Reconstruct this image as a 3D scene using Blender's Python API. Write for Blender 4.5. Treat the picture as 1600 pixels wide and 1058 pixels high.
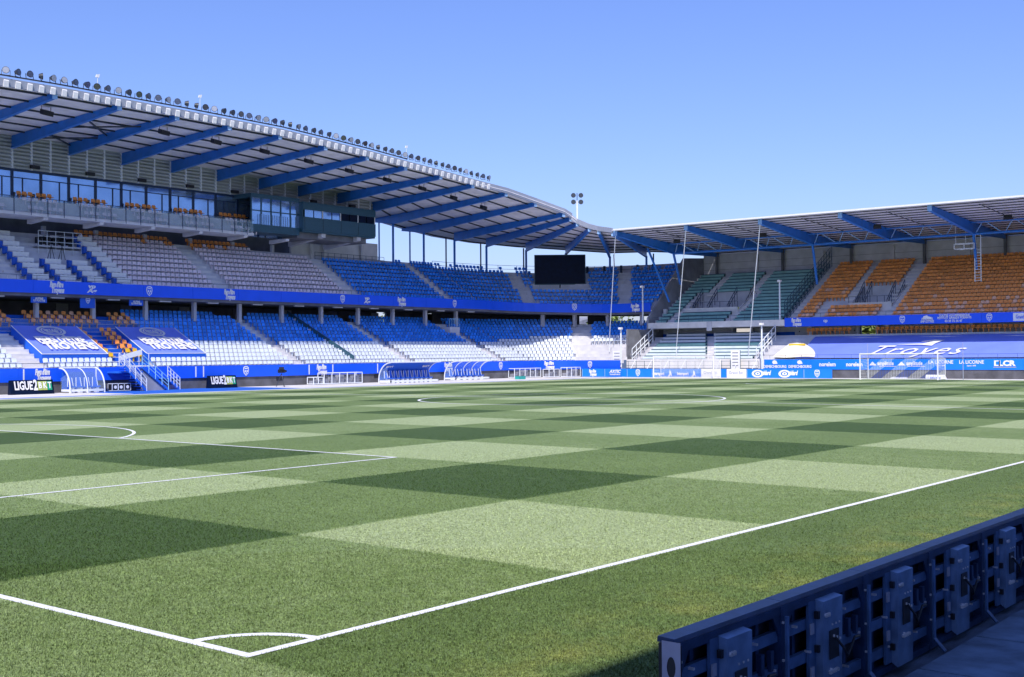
import bpy, math, random
import numpy as np
from mathutils import Matrix, Vector
R = math.radians
random.seed(7)
for o in list(bpy.data.objects): bpy.data.objects.remove(o)
SC = bpy.context.scene; COL = SC.collection

# ------------------------------------------------------------------ camera, sky, sun, exposure
F, CX, CY, CZ, YAW, PIT, ROL = 1915.2088, -7.56645, -9.25461, 2.73330, 0.6716828, 0.0124153, -0.0078483
W0, H0 = 1600, 1058
fw = Vector((math.cos(YAW)*math.cos(PIT), math.sin(YAW)*math.cos(PIT), math.sin(PIT)))
rt = Vector((math.sin(YAW), -math.cos(YAW), 0)); up = rt.cross(fw)
r2 = math.cos(ROL)*rt + math.sin(ROL)*up; u2 = -math.sin(ROL)*rt + math.cos(ROL)*up
CAM = Vector((CX, CY, CZ))
cd = bpy.data.cameras.new('camera'); cam = bpy.data.objects.new('camera', cd); COL.objects.link(cam)
cd.sensor_width = 36; cd.lens = 36*F/W0; cd.clip_start = .1; cd.clip_end = 6000
M = Matrix((r2, u2, -fw)).transposed().to_4x4(); M.translation = CAM; cam.matrix_world = M
SC.camera = cam
SUN = Vector((.77, .52, -1)).normalized()                      # the way the light travels
EL = math.asin(-SUN.z); AZ = math.atan2(-SUN.x, -SUN.y)
w = bpy.data.worlds.new('World'); SC.world = w; w.use_nodes = True
nt = w.node_tree; bg = nt.nodes['Background']; sk = nt.nodes.new('ShaderNodeTexSky')
sk.sky_type = 'NISHITA'; sk.sun_disc = False; sk.sun_elevation = EL; sk.sun_rotation = AZ
sk.air_density = 1.25; sk.dust_density = .8; sk.ozone_density = 4.0; sk.altitude = 100
tn = nt.nodes.new('ShaderNodeVectorMath'); tn.operation = 'MULTIPLY'; tn.inputs[1].default_value = (.6, .64, 1.0)      # the deep blue air of the photograph
nt.links.new(sk.outputs[0], tn.inputs[0]); nt.links.new(tn.outputs[0], bg.inputs[0]); bg.inputs[1].default_value = .125
ld = bpy.data.lights.new('sun', 'SUN'); ld.energy = 3.4; ld.angle = R(.5); ld.color = (1, .93, .82)
sun = bpy.data.objects.new('sun', ld); COL.objects.link(sun)
sun.rotation_euler = SUN.to_track_quat('-Z', 'Y').to_euler(); sun.location = (-60, -40, 90)
SC.view_settings.view_transform = 'Standard'; SC.view_settings.look = 'None'
SC.view_settings.gamma = 1; SC.view_settings.exposure = .5; SC.view_settings.use_curve_mapping = False
SC.cycles.max_bounces = 6; SC.cycles.use_denoising = True

# ------------------------------------------------------------------ pixel (of the 1600x1058 photo) to a point on a known plane
def ray(x, y): return (fw + (x-W0/2)/F*r2 - (y-H0/2)/F*u2)
def hit(x, y, ax, v):
    d = ray(x, y); return CAM + d*((v-CAM[ax])/d[ax])
def hx(x, y, Y): return hit(x, y, 1, Y).x          # X on a plane of constant Y (main stand)
def hy(x, y, X): return hit(x, y, 0, X).y          # Y on a plane of constant X (end stand)

# ------------------------------------------------------------------ materials
MT = {}
def mat(n, col, rough=.6, metal=0, var=.12, scale=6, bump=0, bscale=40, island=0, spec=.5, alpha=1, stretch=None):
    m = bpy.data.materials.new(n); m.use_nodes = True; t = m.node_tree; N = t.nodes; L = t.links
    b = N['Principled BSDF']; b.inputs['Roughness'].default_value = rough; b.inputs['Metallic'].default_value = metal
    b.inputs['Specular IOR Level'].default_value = spec
    tc = N.new('ShaderNodeTexCoord'); src = tc.outputs['Object']
    if stretch:
        mp = N.new('ShaderNodeMapping'); mp.inputs['Scale'].default_value = stretch; L.new(src, mp.inputs[0]); src = mp.outputs[0]
    nz = N.new('ShaderNodeTexNoise'); nz.inputs['Scale'].default_value = scale; nz.inputs['Detail'].default_value = 5; L.new(src, nz.inputs[0])
    mr = N.new('ShaderNodeMapRange'); mr.inputs[1].default_value = .3; mr.inputs[2].default_value = .7
    mr.inputs[3].default_value = 1-var; mr.inputs[4].default_value = 1+var; L.new(nz.outputs[0], mr.inputs[0])
    fac = mr.outputs[0]
    if island:
        g = N.new('ShaderNodeNewGeometry'); m2 = N.new('ShaderNodeMapRange'); m2.inputs[3].default_value = 1-island; m2.inputs[4].default_value = 1+island
        L.new(g.outputs['Random Per Island'], m2.inputs[0]); mm = N.new('ShaderNodeMath'); mm.operation = 'MULTIPLY'
        L.new(fac, mm.inputs[0]); L.new(m2.outputs[0], mm.inputs[1]); fac = mm.outputs[0]
    mx = N.new('ShaderNodeVectorMath'); mx.operation = 'SCALE'; mx.inputs[0].default_value = col[:3]; L.new(fac, mx.inputs['Scale'])
    L.new(mx.outputs[0], b.inputs['Base Color'])
    if bump:
        n2 = N.new('ShaderNodeTexNoise'); n2.inputs['Scale'].default_value = bscale; L.new(src, n2.inputs[0])
        bp = N.new('ShaderNodeBump'); bp.inputs['Strength'].default_value = bump; bp.inputs['Distance'].default_value = .02
        L.new(n2.outputs[0], bp.inputs['Height']); L.new(bp.outputs[0], b.inputs['Normal'])
    if alpha < 1: b.inputs['Alpha'].default_value = alpha
    MT[n] = m; return m
mat('concrete', (.6, .6, .65), .85, var=.12, scale=.9, bump=.3)
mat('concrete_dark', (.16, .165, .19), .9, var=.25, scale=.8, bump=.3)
mat('concrete_pale', (.72, .7, .7), .85, var=.12, scale=.7)
mat('wall_grey', (.27, .28, .33), .9, var=.25, scale=.7)
mat('fascia_blue', (.004, .1, .85), .45, var=.05, scale=.8)
mat('board_blue', (.004, .2, .9), .4, var=.05, scale=.8)
mat('steel_blue', (.015, .17, .6), .4, var=.12, scale=1.2)
mat('steel_bright', (.3, .5, .8), .4, var=.08)
mat('seat_blue', (.03, .28, .92), .4, var=.05, island=.28)
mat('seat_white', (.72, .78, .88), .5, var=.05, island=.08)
mat('seat_pale', (.86, .74, .8), .5, var=.06, island=.12)
mat('seat_orange', (.95, .36, .08), .45, var=.06, island=.25)
mat('seat_faded', (.9, .52, .34), .5, var=.06, island=.25)
mat('seat_yellow', (.8, .5, .02), .45, var=.04, island=.1)
mat('bench_green', (.27, .52, .5), .55, var=.15, scale=1)
mat('bench_white', (.7, .8, .85), .55, var=.1, scale=1)
mat('white', (.8, .8, .82), .45, var=.05)
mat('cream', (.78, .74, .66), .7, var=.08, scale=.7, bump=.3, bscale=2)
mat('black', (.012, .014, .02), .5, var=.2)
mat('dark_metal', (.03, .04, .06), .5, var=.2)
mat('rail', (.04, .07, .13), .45, var=.1)
mat('rail_white', (.72, .76, .82), .4, var=.06)
mat('rail_cyan', (.3, .58, .8), .4, var=.06)
mat('teal', (.025, .085, .13), .4, var=.15)
mat('sheet', (.34, .33, .37), .5, var=.1, scale=1.4)
mat('sheet_pale', (.6, .58, .68), .5, var=.12, scale=.8)
mat('gutter', (.33, .36, .45), .45, var=.1)
mat('louver', (.42, .45, .46), .5, var=.1)
mat('glass', (.32, .48, .75), .06, metal=.75, var=.15, scale=.5)
mat('glass_clear', (.5, .7, .85), .1, var=.1, alpha=.16)
mat('screen', (.002, .008, .03), .5, spec=.15, var=.3, scale=2)
mat('carpet', (.006, .12, .62), .85, var=.12, scale=1.2)
mat('banner', (.17, .25, .82), .6, var=.06, scale=.6, bump=.25, bscale=1.6)
mat('banner_blue', (.008, .11, .62), .55, var=.08, scale=.6, bump=.25, bscale=2)
mat('asphalt', (.08, .12, .18), .9, var=.55, scale=1.2, bump=.5, bscale=30)
mat('slab', (.13, .2, .29), .85, var=.45, scale=2.2, bump=.35, bscale=25)
mat('net', (.75, .77, .8), .7)
mat('led_frame', (.02, .05, .13), .4, metal=.3, var=.35, scale=5, bump=.05)
mat('led_box', (.15, .25, .42), .4, metal=.3, var=.35, scale=4)
mat('led_rail', (.075, .15, .3), .4, metal=.3, var=.35, scale=5)
mat('frame_navy', (.012, .035, .1), .4, var=.1)
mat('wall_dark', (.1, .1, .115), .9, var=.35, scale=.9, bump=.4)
mat('led_dark', (.008, .01, .016), .5, var=.2)
mat('led_bolt', (.8, .8, .8), .3, metal=.5)
mat('bark', (.09, .07, .05), .9, var=.3, bump=.5)
mat('green_sign', (.01, .3, .16), .5, var=.03); mat('lime_sign', (.42, .5, .12), .5, var=.03)
mat('lamp_glass', (.12, .13, .16), .12, metal=.6, var=.3)
mat('teal_box', (.02, .35, .33), .5)
mat('hedge_yellow', (.45, .5, .08), .7, var=.4, scale=6)

# ------------------------------------------------------------------ mesh helpers
class MB:
    def __init__(s): s.v = []; s.f = []; s.m = []; s.cm = 0
    def quad(s, *p):
        k = len(s.v); s.v += [tuple(q) for q in p]; s.f.append(tuple(range(k, k+len(p)))); s.m.append(s.cm); return s
    def hexa(s, p):                                   # 8 points: bottom 4, top 4
        k = len(s.v); s.v += [tuple(q) for q in p]
        for f in ((3,2,1,0), (4,5,6,7), (0,1,5,4), (1,2,6,5), (2,3,7,6), (3,0,4,7)): s.f.append(tuple(k+i for i in f)); s.m.append(s.cm)
        return s
    def box(s, x0, x1, y0, y1, z0, z1):
        return s.hexa([(x0,y0,z0),(x1,y0,z0),(x1,y1,z0),(x0,y1,z0),(x0,y0,z1),(x1,y0,z1),(x1,y1,z1),(x0,y1,z1)])
    def bar(s, a, b, w, h=None, upv=(0,0,1)):
        a = Vector(a); b = Vector(b); h = h or w; d = (b-a).normalized(); u = Vector(upv)
        if abs(d.dot(u)) > .98: u = Vector((1,0,0))
        e = d.cross(u).normalized()*w/2; n = e.cross(d).normalized()*h/2
        return s.hexa([a-e-n, a+e-n, b+e-n, b-e-n, a-e+n, a+e+n, b+e+n, b-e+n])
    def tube(s, a, b, r, n=8, r1=None):
        a = Vector(a); b = Vector(b); r1 = r if r1 is None else r1; d = (b-a).normalized(); u = Vector((0,0,1)) if abs(d.z) < .9 else Vector((1,0,0))
        e = d.cross(u).normalized(); g = e.cross(d); k = len(s.v)
        for i in range(n):
            c, q = math.cos(2*math.pi*i/n), math.sin(2*math.pi*i/n); s.v.append(tuple(a+(e*c+g*q)*r)); s.v.append(tuple(b+(e*c+g*q)*r1))
        for i in range(n):
            j = (i+1) % n; s.f.append((k+2*i, k+2*j, k+2*j+1, k+2*i+1)); s.m.append(s.cm)
        s.f.append(tuple(k+2*i for i in range(n))[::-1]); s.m.append(s.cm); s.f.append(tuple(k+2*i+1 for i in range(n))); s.m.append(s.cm); return s
    def path(s, pts, r, n=6):
        for a, b in zip(pts, pts[1:]): s.tube(a, b, r, n)
        return s
    def prism(s, poly, d):                            # planar polygon pushed along d
        k = len(s.v); n = len(poly); d = Vector(d)
        s.v += [tuple(Vector(q)) for q in poly] + [tuple(Vector(q)+d) for q in poly]
        s.f.append(tuple(range(k, k+n))[::-1]); s.m.append(s.cm); s.f.append(tuple(range(k+n, k+2*n))); s.m.append(s.cm)
        for i in range(n): s.f.append((k+i, k+(i+1) % n, k+n+(i+1) % n, k+n+i)); s.m.append(s.cm)
        return s
    def mesh(s, name, mats):
        me = bpy.data.meshes.new(name); me.from_pydata(s.v, [], s.f)
        for q in ([mats] if isinstance(mats, str) else mats): me.materials.append(MT[q])
        if max(s.m, default=0) > 0: me.polygons.foreach_set('material_index', s.m)
        me.update(); return me
    def build(s, name, mats, parent=None): return link(name, s.mesh(name, mats), parent)
def link(name, data, parent=None):
    o = bpy.data.objects.new(name, data); COL.objects.link(o)
    if parent: setpar(o, parent)
    return o
def world_of(o):
    m = o.matrix_basis
    return world_of(o.parent) @ o.matrix_parent_inverse @ m if o.parent else m
def setpar(o, p): o.parent = p; o.matrix_parent_inverse = world_of(p).inverted()
def local(o, p): o.parent = p; return o               # built in the parent's own space
def tag(o, label=None, cat=None, group=None, kind=None):
    for k, v in (('label', label), ('category', cat), ('group', group), ('kind', kind)):
        if v: o[k] = v
    return o
def thing(name, label, cat, loc=(0,0,0), rz=0, group=None):
    o = bpy.data.objects.new(name, None); COL.objects.link(o); o.location = loc; o.rotation_euler = (0,0,rz)
    o.empty_display_size = .3; return tag(o, label, cat, group)
def struct(name, mb, m): return tag(mb.build(name, m), kind='structure')
def box1(name, m, parent, *a): return MB().box(*a).build(name, m, parent)
def copy_tree(o, parent=None):
    c = o.copy(); COL.objects.link(c); c.parent = parent
    for ch in o.children: copy_tree(ch, c)
    return c
def text(s, c, right, upv, h, m, parent, width=None, bold=.0, shear=0, name='lettering', align='CENTER', lift=.03, spacing=1):
    cu = bpy.data.curves.new(name, 'FONT'); cu.body = s; cu.size = 1; cu.align_x = align; cu.align_y = 'CENTER'; cu.offset = bold; cu.shear = shear
    cu.space_line = .8; cu.resolution_u = 2; cu.space_character = spacing; cu.extrude = .01
    cu.materials.append(MT[m]); o = bpy.data.objects.new(name, cu); COL.objects.link(o)
    r = Vector(right).normalized(); u = Vector(upv); u = (u-r*u.dot(r)).normalized(); n = r.cross(u)
    sx = sy = h
    if width:
        lines = s.split('\n'); est = max(len(q) for q in lines)*.56*spacing; sx = width/est
    Mx = Matrix((r*sx, u*sy, n)).transposed().to_4x4(); Mx.translation = Vector(c)+n*lift; o.matrix_world = Mx
    if parent:
        o.parent = parent; o.matrix_parent_inverse = world_of(parent).inverted()
    return o
def crest(c, right, upv, h, parent, fill='fascia_blue', lift=.03):
    r = Vector(right).normalized(); u = Vector(upv); u = (u-r*u.dot(r)).normalized(); n = r.cross(u); c = Vector(c)
    sh = [(-.34,.36),(-.2,.48),(0,.5),(.2,.48),(.34,.36),(.37,.05),(.28,-.25),(0,-.52),(-.28,-.25),(-.37,.05)]
    b = MB()
    b.prism([c+n*lift+(r*x+u*y)*h for x, y in sh][::1], n*.02); b.cm = 1
    b.prism([c+n*(lift+.022)+(r*x*.76+u*y*.8)*h for x, y in sh], n*.01); b.cm = 0
    for x0, x1, y0, y1 in ((-.2,.2,.2,.3), (-.2,-.05,-.12,.08), (.05,.2,-.12,.08), (-.05,.05,-.32,-.14)):
        b.prism([c+n*(lift+.034)+(r*x+u*y)*h for x, y in ((x0,y0),(x1,y0),(x1,y1),(x0,y1))], n*.01)
    return b.build('crest', ['white', fill], parent)
def slogan(c, right, upv, h, parent):
    r = Vector(right).normalized(); u = Vector(upv).normalized(); c = Vector(c)
    text("Fiers d'être", c+u*h*.25, r, u, h*.74, 'white', parent, width=h*2.1, bold=.06, shear=.25)
    text("Troyens", c-u*h*.3+r*h*.12, r, u, h*.74, 'white', parent, width=h*1.6, bold=.06, shear=.25)
NX = (-1,0,0); PX = (1,0,0); NY = (0,-1,0); UP = (0,0,1)

# ------------------------------------------------------------------ ground, pitch, lines
def cz(y): return -.14*((y-34)/34)**2
def grass_mat():
    m = bpy.data.materials.new('grass'); m.use_nodes = True; t = m.node_tree; N = t.nodes; L = t.links; b = N['Principled BSDF']
    b.inputs['Roughness'].default_value = .75; b.inputs['Specular IOR Level'].default_value = .06; b.inputs['Sheen Weight'].default_value = .12; b.inputs['Sheen Roughness'].default_value = .4; b.inputs['Sheen Tint'].default_value = (1, .97, .6, 1)
    tc = N.new('ShaderNodeTexCoord'); sp = N.new('ShaderNodeSeparateXYZ'); L.new(tc.outputs['Object'], sp.inputs[0])
    def math_(op, a, bb=None, c=None):
        n = N.new('ShaderNodeMath'); n.operation = op
        for i, q in enumerate((a, bb, c)):
            if q is None: continue
            if isinstance(q, (int, float)): n.inputs[i].default_value = q
            else: L.new(q, n.inputs[i])
        return n.outputs[0]
    def noise(sc, det=3, vec=None, rough=.6):
        n = N.new('ShaderNodeTexNoise'); n.inputs['Scale'].default_value = sc; n.inputs['Detail'].default_value = det; n.inputs['Roughness'].default_value = rough
        L.new(vec or tc.outputs['Object'], n.inputs[0]); return n.outputs[0]
    wob = math_('ADD', math_('MULTIPLY', math_('SUBTRACT', noise(9, 3), .5), .22), math_('MULTIPLY', math_('SUBTRACT', noise(.5, 2), .5), .12))
    def stripe(ax, per, off):                          # smooth square wave, 0 or 1
        s = math_('FRACT', math_('DIVIDE', math_('ADD', math_('ADD', sp.outputs[ax], wob), off), 2*per))
        tri = math_('ABSOLUTE', math_('SUBTRACT', s, .5))    # 0 in the middle of the second half .. .5
        mr = N.new('ShaderNodeMapRange'); mr.inputs[1].default_value = .245; mr.inputs[2].default_value = .255; L.new(tri, mr.inputs[0]); return mr.outputs[0]
    # rows along x (mowing direction seen in the y bands), columns along y
    a = stripe(1, 5.5, 2.75+5.5); c = stripe(0, 5.5, 2.75)
    inx = math_('MULTIPLY', math_('GREATER_THAN', sp.outputs[0], -.02), math_('GREATER_THAN', sp.outputs[1], -.02))
    s = math_('ADD', math_('MULTIPLY', a, .56), math_('MULTIPLY', c, .44))
    # outside the playing area the mowing runs along the lines
    out = math_('ADD', .3, math_('MULTIPLY', math_('LESS_THAN', sp.outputs[0], -.02), .3))
    s = math_('ADD', math_('MULTIPLY', s, inx), math_('MULTIPLY', out, math_('SUBTRACT', 1, inx)))
    s = math_('ADD', s, math_('MULTIPLY', math_('SUBTRACT', noise(.22, 4), .5), .32))
    s = math_('ADD', s, math_('MULTIPLY', math_('SUBTRACT', noise(3.5, 4), .5), .3))
    cr = N.new('ShaderNodeValToRGB'); L.new(s, cr.inputs[0]); e = cr.color_ramp.elements
    e[0].position = .0; e[0].color = (.052, .1, .026, 1); e[1].position = 1; e[1].color = (.36, .44, .22, 1)
    q = e.new(.5); q.color = (.165, .24, .082, 1)
    # single blades: fine speckle, dark gaps and pale tips
    mp = N.new('ShaderNodeMapping'); mp.inputs['Rotation'].default_value = (0, 0, R(38)); mp.inputs['Scale'].default_value = (1, .45, 1); L.new(tc.outputs['Object'], mp.inputs[0])
    f1 = noise(42, 3, mp.outputs[0], .7)
    mr = N.new('ShaderNodeMapRange'); mr.inputs[1].default_value = .33; mr.inputs[2].default_value = .67; mr.inputs[3].default_value = .35; mr.inputs[4].default_value = 1.65; L.new(f1, mr.inputs[0])
    sc = N.new('ShaderNodeVectorMath'); sc.operation = 'SCALE'; L.new(cr.outputs[0], sc.inputs[0]); L.new(mr.outputs[0], sc.inputs['Scale'])
    # dry yellow turf along the board and in odd spots
    dn = math_('MULTIPLY', math_('SUBTRACT', noise(1.1, 4), .42), 3.2)
    near = math_('MAXIMUM', 0, math_('SUBTRACT', 1, math_('MULTIPLY', math_('ABSOLUTE', math_('ADD', sp.outputs[1], 2.3)), .75)))
    dry = N.new('ShaderNodeClamp'); L.new(math_('MULTIPLY', math_('MULTIPLY', dn, near), .5), dry.inputs[0])
    mx = N.new('ShaderNodeMix'); mx.data_type = 'RGBA'; L.new(dry.outputs[0], mx.inputs[0]); L.new(sc.outputs[0], mx.inputs[6])
    s2 = N.new('ShaderNodeVectorMath'); s2.operation = 'SCALE'; s2.inputs[0].default_value = (.33, .33, .09); L.new(mr.outputs[0], s2.inputs['Scale']); L.new(s2.outputs[0], mx.inputs[7])
    L.new(mx.outputs[2], b.inputs['Base Color'])
    bp = N.new('ShaderNodeBump'); bp.inputs['Strength'].default_value = .55; bp.inputs['Distance'].default_value = .03; L.new(f1, bp.inputs['Height']); L.new(bp.outputs[0], b.inputs['Normal'])
    MT['grass'] = m
grass_mat()
GX0, GX1, GY0, GY1 = -3.2, 107.2, -4.62, 71.0
b = MB(); n = 40
for i in range(n):
    y0 = GY0+(GY1-GY0)*i/n; y1 = GY0+(GY1-GY0)*(i+1)/n; b.quad((GX0,y0,cz(y0)),(GX1,y0,cz(y0)),(GX1,y1,cz(y1)),(GX0,y1,cz(y1)))
struct('pitch', b, 'grass')
b = MB(); b.box(-900, 1500, -900, 1500, -1.2, -.30); struct('ground', b, 'asphalt')
mat('line_paint', (.86, .87, .88), .8, var=.18, scale=25, bump=.4, bscale=60)
def ribbon(name, pts, wdt, closed=False):
    b = MB(); P = [Vector((x, y, 0)) for x, y in pts]
    for i in range(len(P)-1):
        a, c = P[i], P[i+1]; d = (c-a).normalized()
        n0 = Vector((-d.y, d.x, 0))
        if 0 < i: d0 = (a-P[i-1]).normalized(); na = (n0+Vector((-d0.y, d0.x, 0))).normalized()
        else: na = n0
        if i < len(P)-2: d1 = (P[i+2]-c).normalized(); nc = (n0+Vector((-d1.y, d1.x, 0))).normalized()
        else: nc = n0
        q = [a-na*wdt/2, c-nc*wdt/2, c+nc*wdt/2, a+na*wdt/2]
        b.quad(*[(v.x, v.y, cz(v.y)+.008) for v in q])
    return tag(b.build(name, 'line_paint'), kind='structure')
def seg(x0, y0, x1, y1, n=24): return [(x0+(x1-x0)*i/n, y0+(y1-y0)*i/n) for i in range(n+1)]
def arc(cx, cy, r, a0, a1, n=40): return [(cx+r*math.cos(a0+(a1-a0)*i/n), cy+r*math.sin(a0+(a1-a0)*i/n)) for i in range(n+1)]
LW = .12
ribbon('touchline', seg(0, .06, 105, .06), LW); ribbon('far_touchline', seg(0, 67.94, 105, 67.94), LW)
ribbon('goal_line', seg(.06, .12, .06, 67.88), LW); ribbon('far_goal_line', seg(104.94, .12, 104.94, 67.88), LW)
ribbon('halfway_line', seg(52.5, .12, 52.5, 67.88), .16)
ribbon('centre_circle', arc(52.5, 34, 9.15, 0, 2*math.pi, 96), .15)
ribbon('corner_arc', arc(0, 0, .95, R(7), R(83), 20), LW)
for s, x0 in ((1, 0), (-1, 105)):
    ribbon('penalty_area_line', [(x0+s*.12, 13.9)] + seg(x0+s*1, 13.9, x0+s*16.44, 13.9, 12), LW); ribbon('penalty_area_line', seg(x0+s*.12, 54.1, x0+s*16.44, 54.1, 12), LW)
    ribbon('penalty_area_line', seg(x0+s*16.44, 13.84, x0+s*16.44, 54.16), LW)
    ribbon('goal_area_line', seg(x0+s*5.44, 24.84, x0+s*5.44, 43.16), LW)
    for yy in (24.9, 43.1): ribbon('goal_area_line', seg(x0+s*.12, yy, x0+s*5.38, yy, 4), LW)
    da = math.acos(5.5/9.15)-.012
    ribbon('penalty_arc', arc(x0+s*11, 34, 9.09, -da if s > 0 else math.pi-da, da if s > 0 else math.pi+da, 40), LW)
# surrounds: kerb, blue running strip, pale concrete, blue carpet by the players' stairs
b = MB(); b.box(GX0, 118, 71.0, 71.3, -.3, -.13); struct('kerb', b, 'concrete_pale')
b = MB(); b.box(66.5, 116.2, 71.3, 73.6, -.3, -.19); struct('running_strip', b, 'carpet')
b = MB(); b.box(66.5, 116.2, 73.6, 82.6, -.3, -.186); struct('concrete_path', b, 'concrete_pale')
b = MB(); b.box(15, 66.5, 71.3, 74.2, -.3, -.19); struct('running_strip', b, 'carpet')
b = MB(); b.box(15, 49.5, 74.2, 82.6, -.3, -.186); struct('concrete_path', b, 'concrete_pale')
b = MB(); b.box(49.5, 66.5, 74.2, 82.6, -.3, -.188); struct('carpet', b, 'carpet')
b = MB()
for i in range(15): x = 46+i*1.45+random.uniform(-.25,.25); b.box(x, x+random.uniform(.25,.85), 72.2, 72.55, -.2, -.176)
struct('carpet_markings', b, 'white')
b = MB(); b.box(107.2, 118, 5, 71.0, -.3, -.16); struct('end_path', b, 'concrete_pale')
b = MB(); b.box(-4.4, -3.2, -4.6, 71, -.3, -.15); struct('kerb', b, 'carpet')
b = MB(); b.box(-9, -4.4, -4.6, 71, -.3, -.16); struct('sand_track', b, 'cream')
# paving behind the board: slabs with joints, then asphalt
pv = tag(bpy.data.objects.new('pavement', None), kind='structure'); COL.objects.link(pv)
sm = MB(); sm.hexa([(.0,.0,0),(1.57,.0,0),(1.57,.93,0),(.0,.93,0),(.012,.012,.1),(1.558,.012,.1),(1.558,.918,.1),(.012,.918,.1)]); sm = sm.mesh('slab', 'slab')
for i in range(26):
    o = link('slab', sm); o.location = (-1.2+i*1.6, -6.05, -.29+random.uniform(-.008,.008)); o.rotation_euler = (random.uniform(-.004,.004), random.uniform(-.004,.004), 0); o.parent = pv
random.seed(11)
b = MB()
for i in range(260):                                   # weeds in the joint between slabs and asphalt
    x = random.uniform(-1, 16); y = -6.09+random.gauss(0, .03); h = random.uniform(.02,.07); a = random.uniform(0,6.3); l = random.uniform(.01,.05)
    b.quad((x-.006,y,-.27),(x+.006,y,-.27),(x+l*math.cos(a),y+l*math.sin(a),-.27+h))
mat('weed', (.05,.08,.02), .8); tag(b.build('weeds', 'weed'), 'low weeds in the joint behind the paving slabs', 'weeds', kind='stuff')
b = MB(); b.box(-40, 130, -12, -6.09, -.3, -.235); struct('service_road', b, 'asphalt')

# ------------------------------------------------------------------ seats
def seat_template():
    b = MB()
    b.hexa([(-.2,-.17,.42),(.2,-.17,.42),(.22,.2,.44),(-.22,.2,.44),(-.2,-.17,.46),(.2,-.17,.46),(.22,.2,.485),(-.22,.2,.485)])      # pan; +y faces the pitch
    k = len(b.v); pf = [(-.2,.44),(.2,.44),(.22,.7),(.15,.79),(-.15,.79),(-.22,.7)]
    for yy in (0, -.045):
        b.v += [(x, -.15+yy-(z-.44)*.16, z) for x, z in pf]
    b.f += [tuple(range(k+5, k-1, -1)), tuple(range(k+6, k+12))] + [(k+i, k+(i+1) % 6, k+6+(i+1) % 6, k+6+i) for i in range(6)]; b.m += [0]*8
    b.hexa([(-.04,-.14,0),(.04,-.14,0),(.04,-.06,0),(-.04,-.06,0),(-.04,-.14,.42),(.04,-.14,.42),(.04,.02,.42),(-.04,.02,.42)])
    return b
ST = seat_template(); STV = np.array(ST.v); STF = ST.f
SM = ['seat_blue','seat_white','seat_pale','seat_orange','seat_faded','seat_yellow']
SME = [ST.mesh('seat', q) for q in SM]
def seats_for(stand, L, keep=300, key=None):
    """L: (x, y, z, heading, material index); the largest in view become single seats, the rest one mass"""
    def size(s):
        d = Vector(s[:3])-CAM; z = d.dot(fw); px = W0/2+F*d.dot(r2)/z
        return -z if -20 < px < W0+20 else -z-500
    L = sorted(L, key=key or size, reverse=True)
    for x, y, z, a, m in L[:keep]:
        o = link('seat', SME[m]); o.location = (x,y,z); o.rotation_euler = (0,0,a); setpar(o, stand)
    rest = L[keep:]
    if not rest: return
    V = []; Fc = []; Mi = []; nv = len(STV)
    for k, (x, y, z, a, m) in enumerate(rest):
        c, s = math.cos(a), math.sin(a); q = STV @ np.array([[c, s, 0], [-s, c, 0], [0, 0, 1]]) + (x, y, z); V.append(q)
        Fc += [tuple(i+k*nv for i in f) for f in STF]; Mi += [m]*len(STF)
    me = bpy.data.meshes.new('seating'); me.from_pydata(np.concatenate(V).tolist(), [], Fc)
    for q in SM: me.materials.append(MT[q])
    me.polygons.foreach_set('material_index', Mi); me.update()
    tag(link('seating', me, stand), kind='stuff')
HM, HE = math.pi, math.pi/2                           # headings: main stand faces -Y, end stand faces -X
CC = (112.0, 78.5)                                    # centre of the corner curve
def P(kind, t, r):                                    # main: t = X; arc: t = angle; tail: t = Y
    if kind == 'main': return (t, CC[1]+r)
    if kind == 'arc': return (CC[0]+r*math.sin(t), CC[1]+r*math.cos(t))
    return (CC[0]+r, t)
def terrace(name, rows, D, stations, parent, m='concrete', zf=None, back=None, dz=lambda k: 0):
    """stepped sweep; rows = [(r, z)], stations = [(kind, t)]"""
    prof = [(rows[0][0]-D/2, rows[0][1]-.6 if zf is None else zf)]
    for r, z in rows: prof += [(r-D/2, z), (r+D/2, z)]
    if back is not None: prof += [(rows[-1][0]+D/2, back)]
    b = MB(); n = len(prof)
    for k, (kd, t) in enumerate(stations):
        for r, z in prof: b.v.append((*P(kd, t, r), z+dz(k)))
    for k in range(len(stations)-1):
        for i in range(n-1): b.f.append((k*n+i, (k+1)*n+i, (k+1)*n+i+1, k*n+i+1)); b.m.append(0)
    return b.build(name, m, parent)
def aisle(rows, D, rise, kind, t, wdt, parent, i0=0, i1=None):
    b = MB()
    for r, z in rows[i0+1:i1]:
        q = [P(kind, t+s*(wdt/2)/(r if kind == 'arc' else 1), r-D/2+dr) for s, dr in ((-1,-.38),(1,-.38),(1,.02),(-1,.02))]
        b.hexa([(*p, z-rise) for p in q]+[(*p, z-rise/2) for p in q])
    return b.build('aisle_steps', 'concrete_pale', parent)

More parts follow.
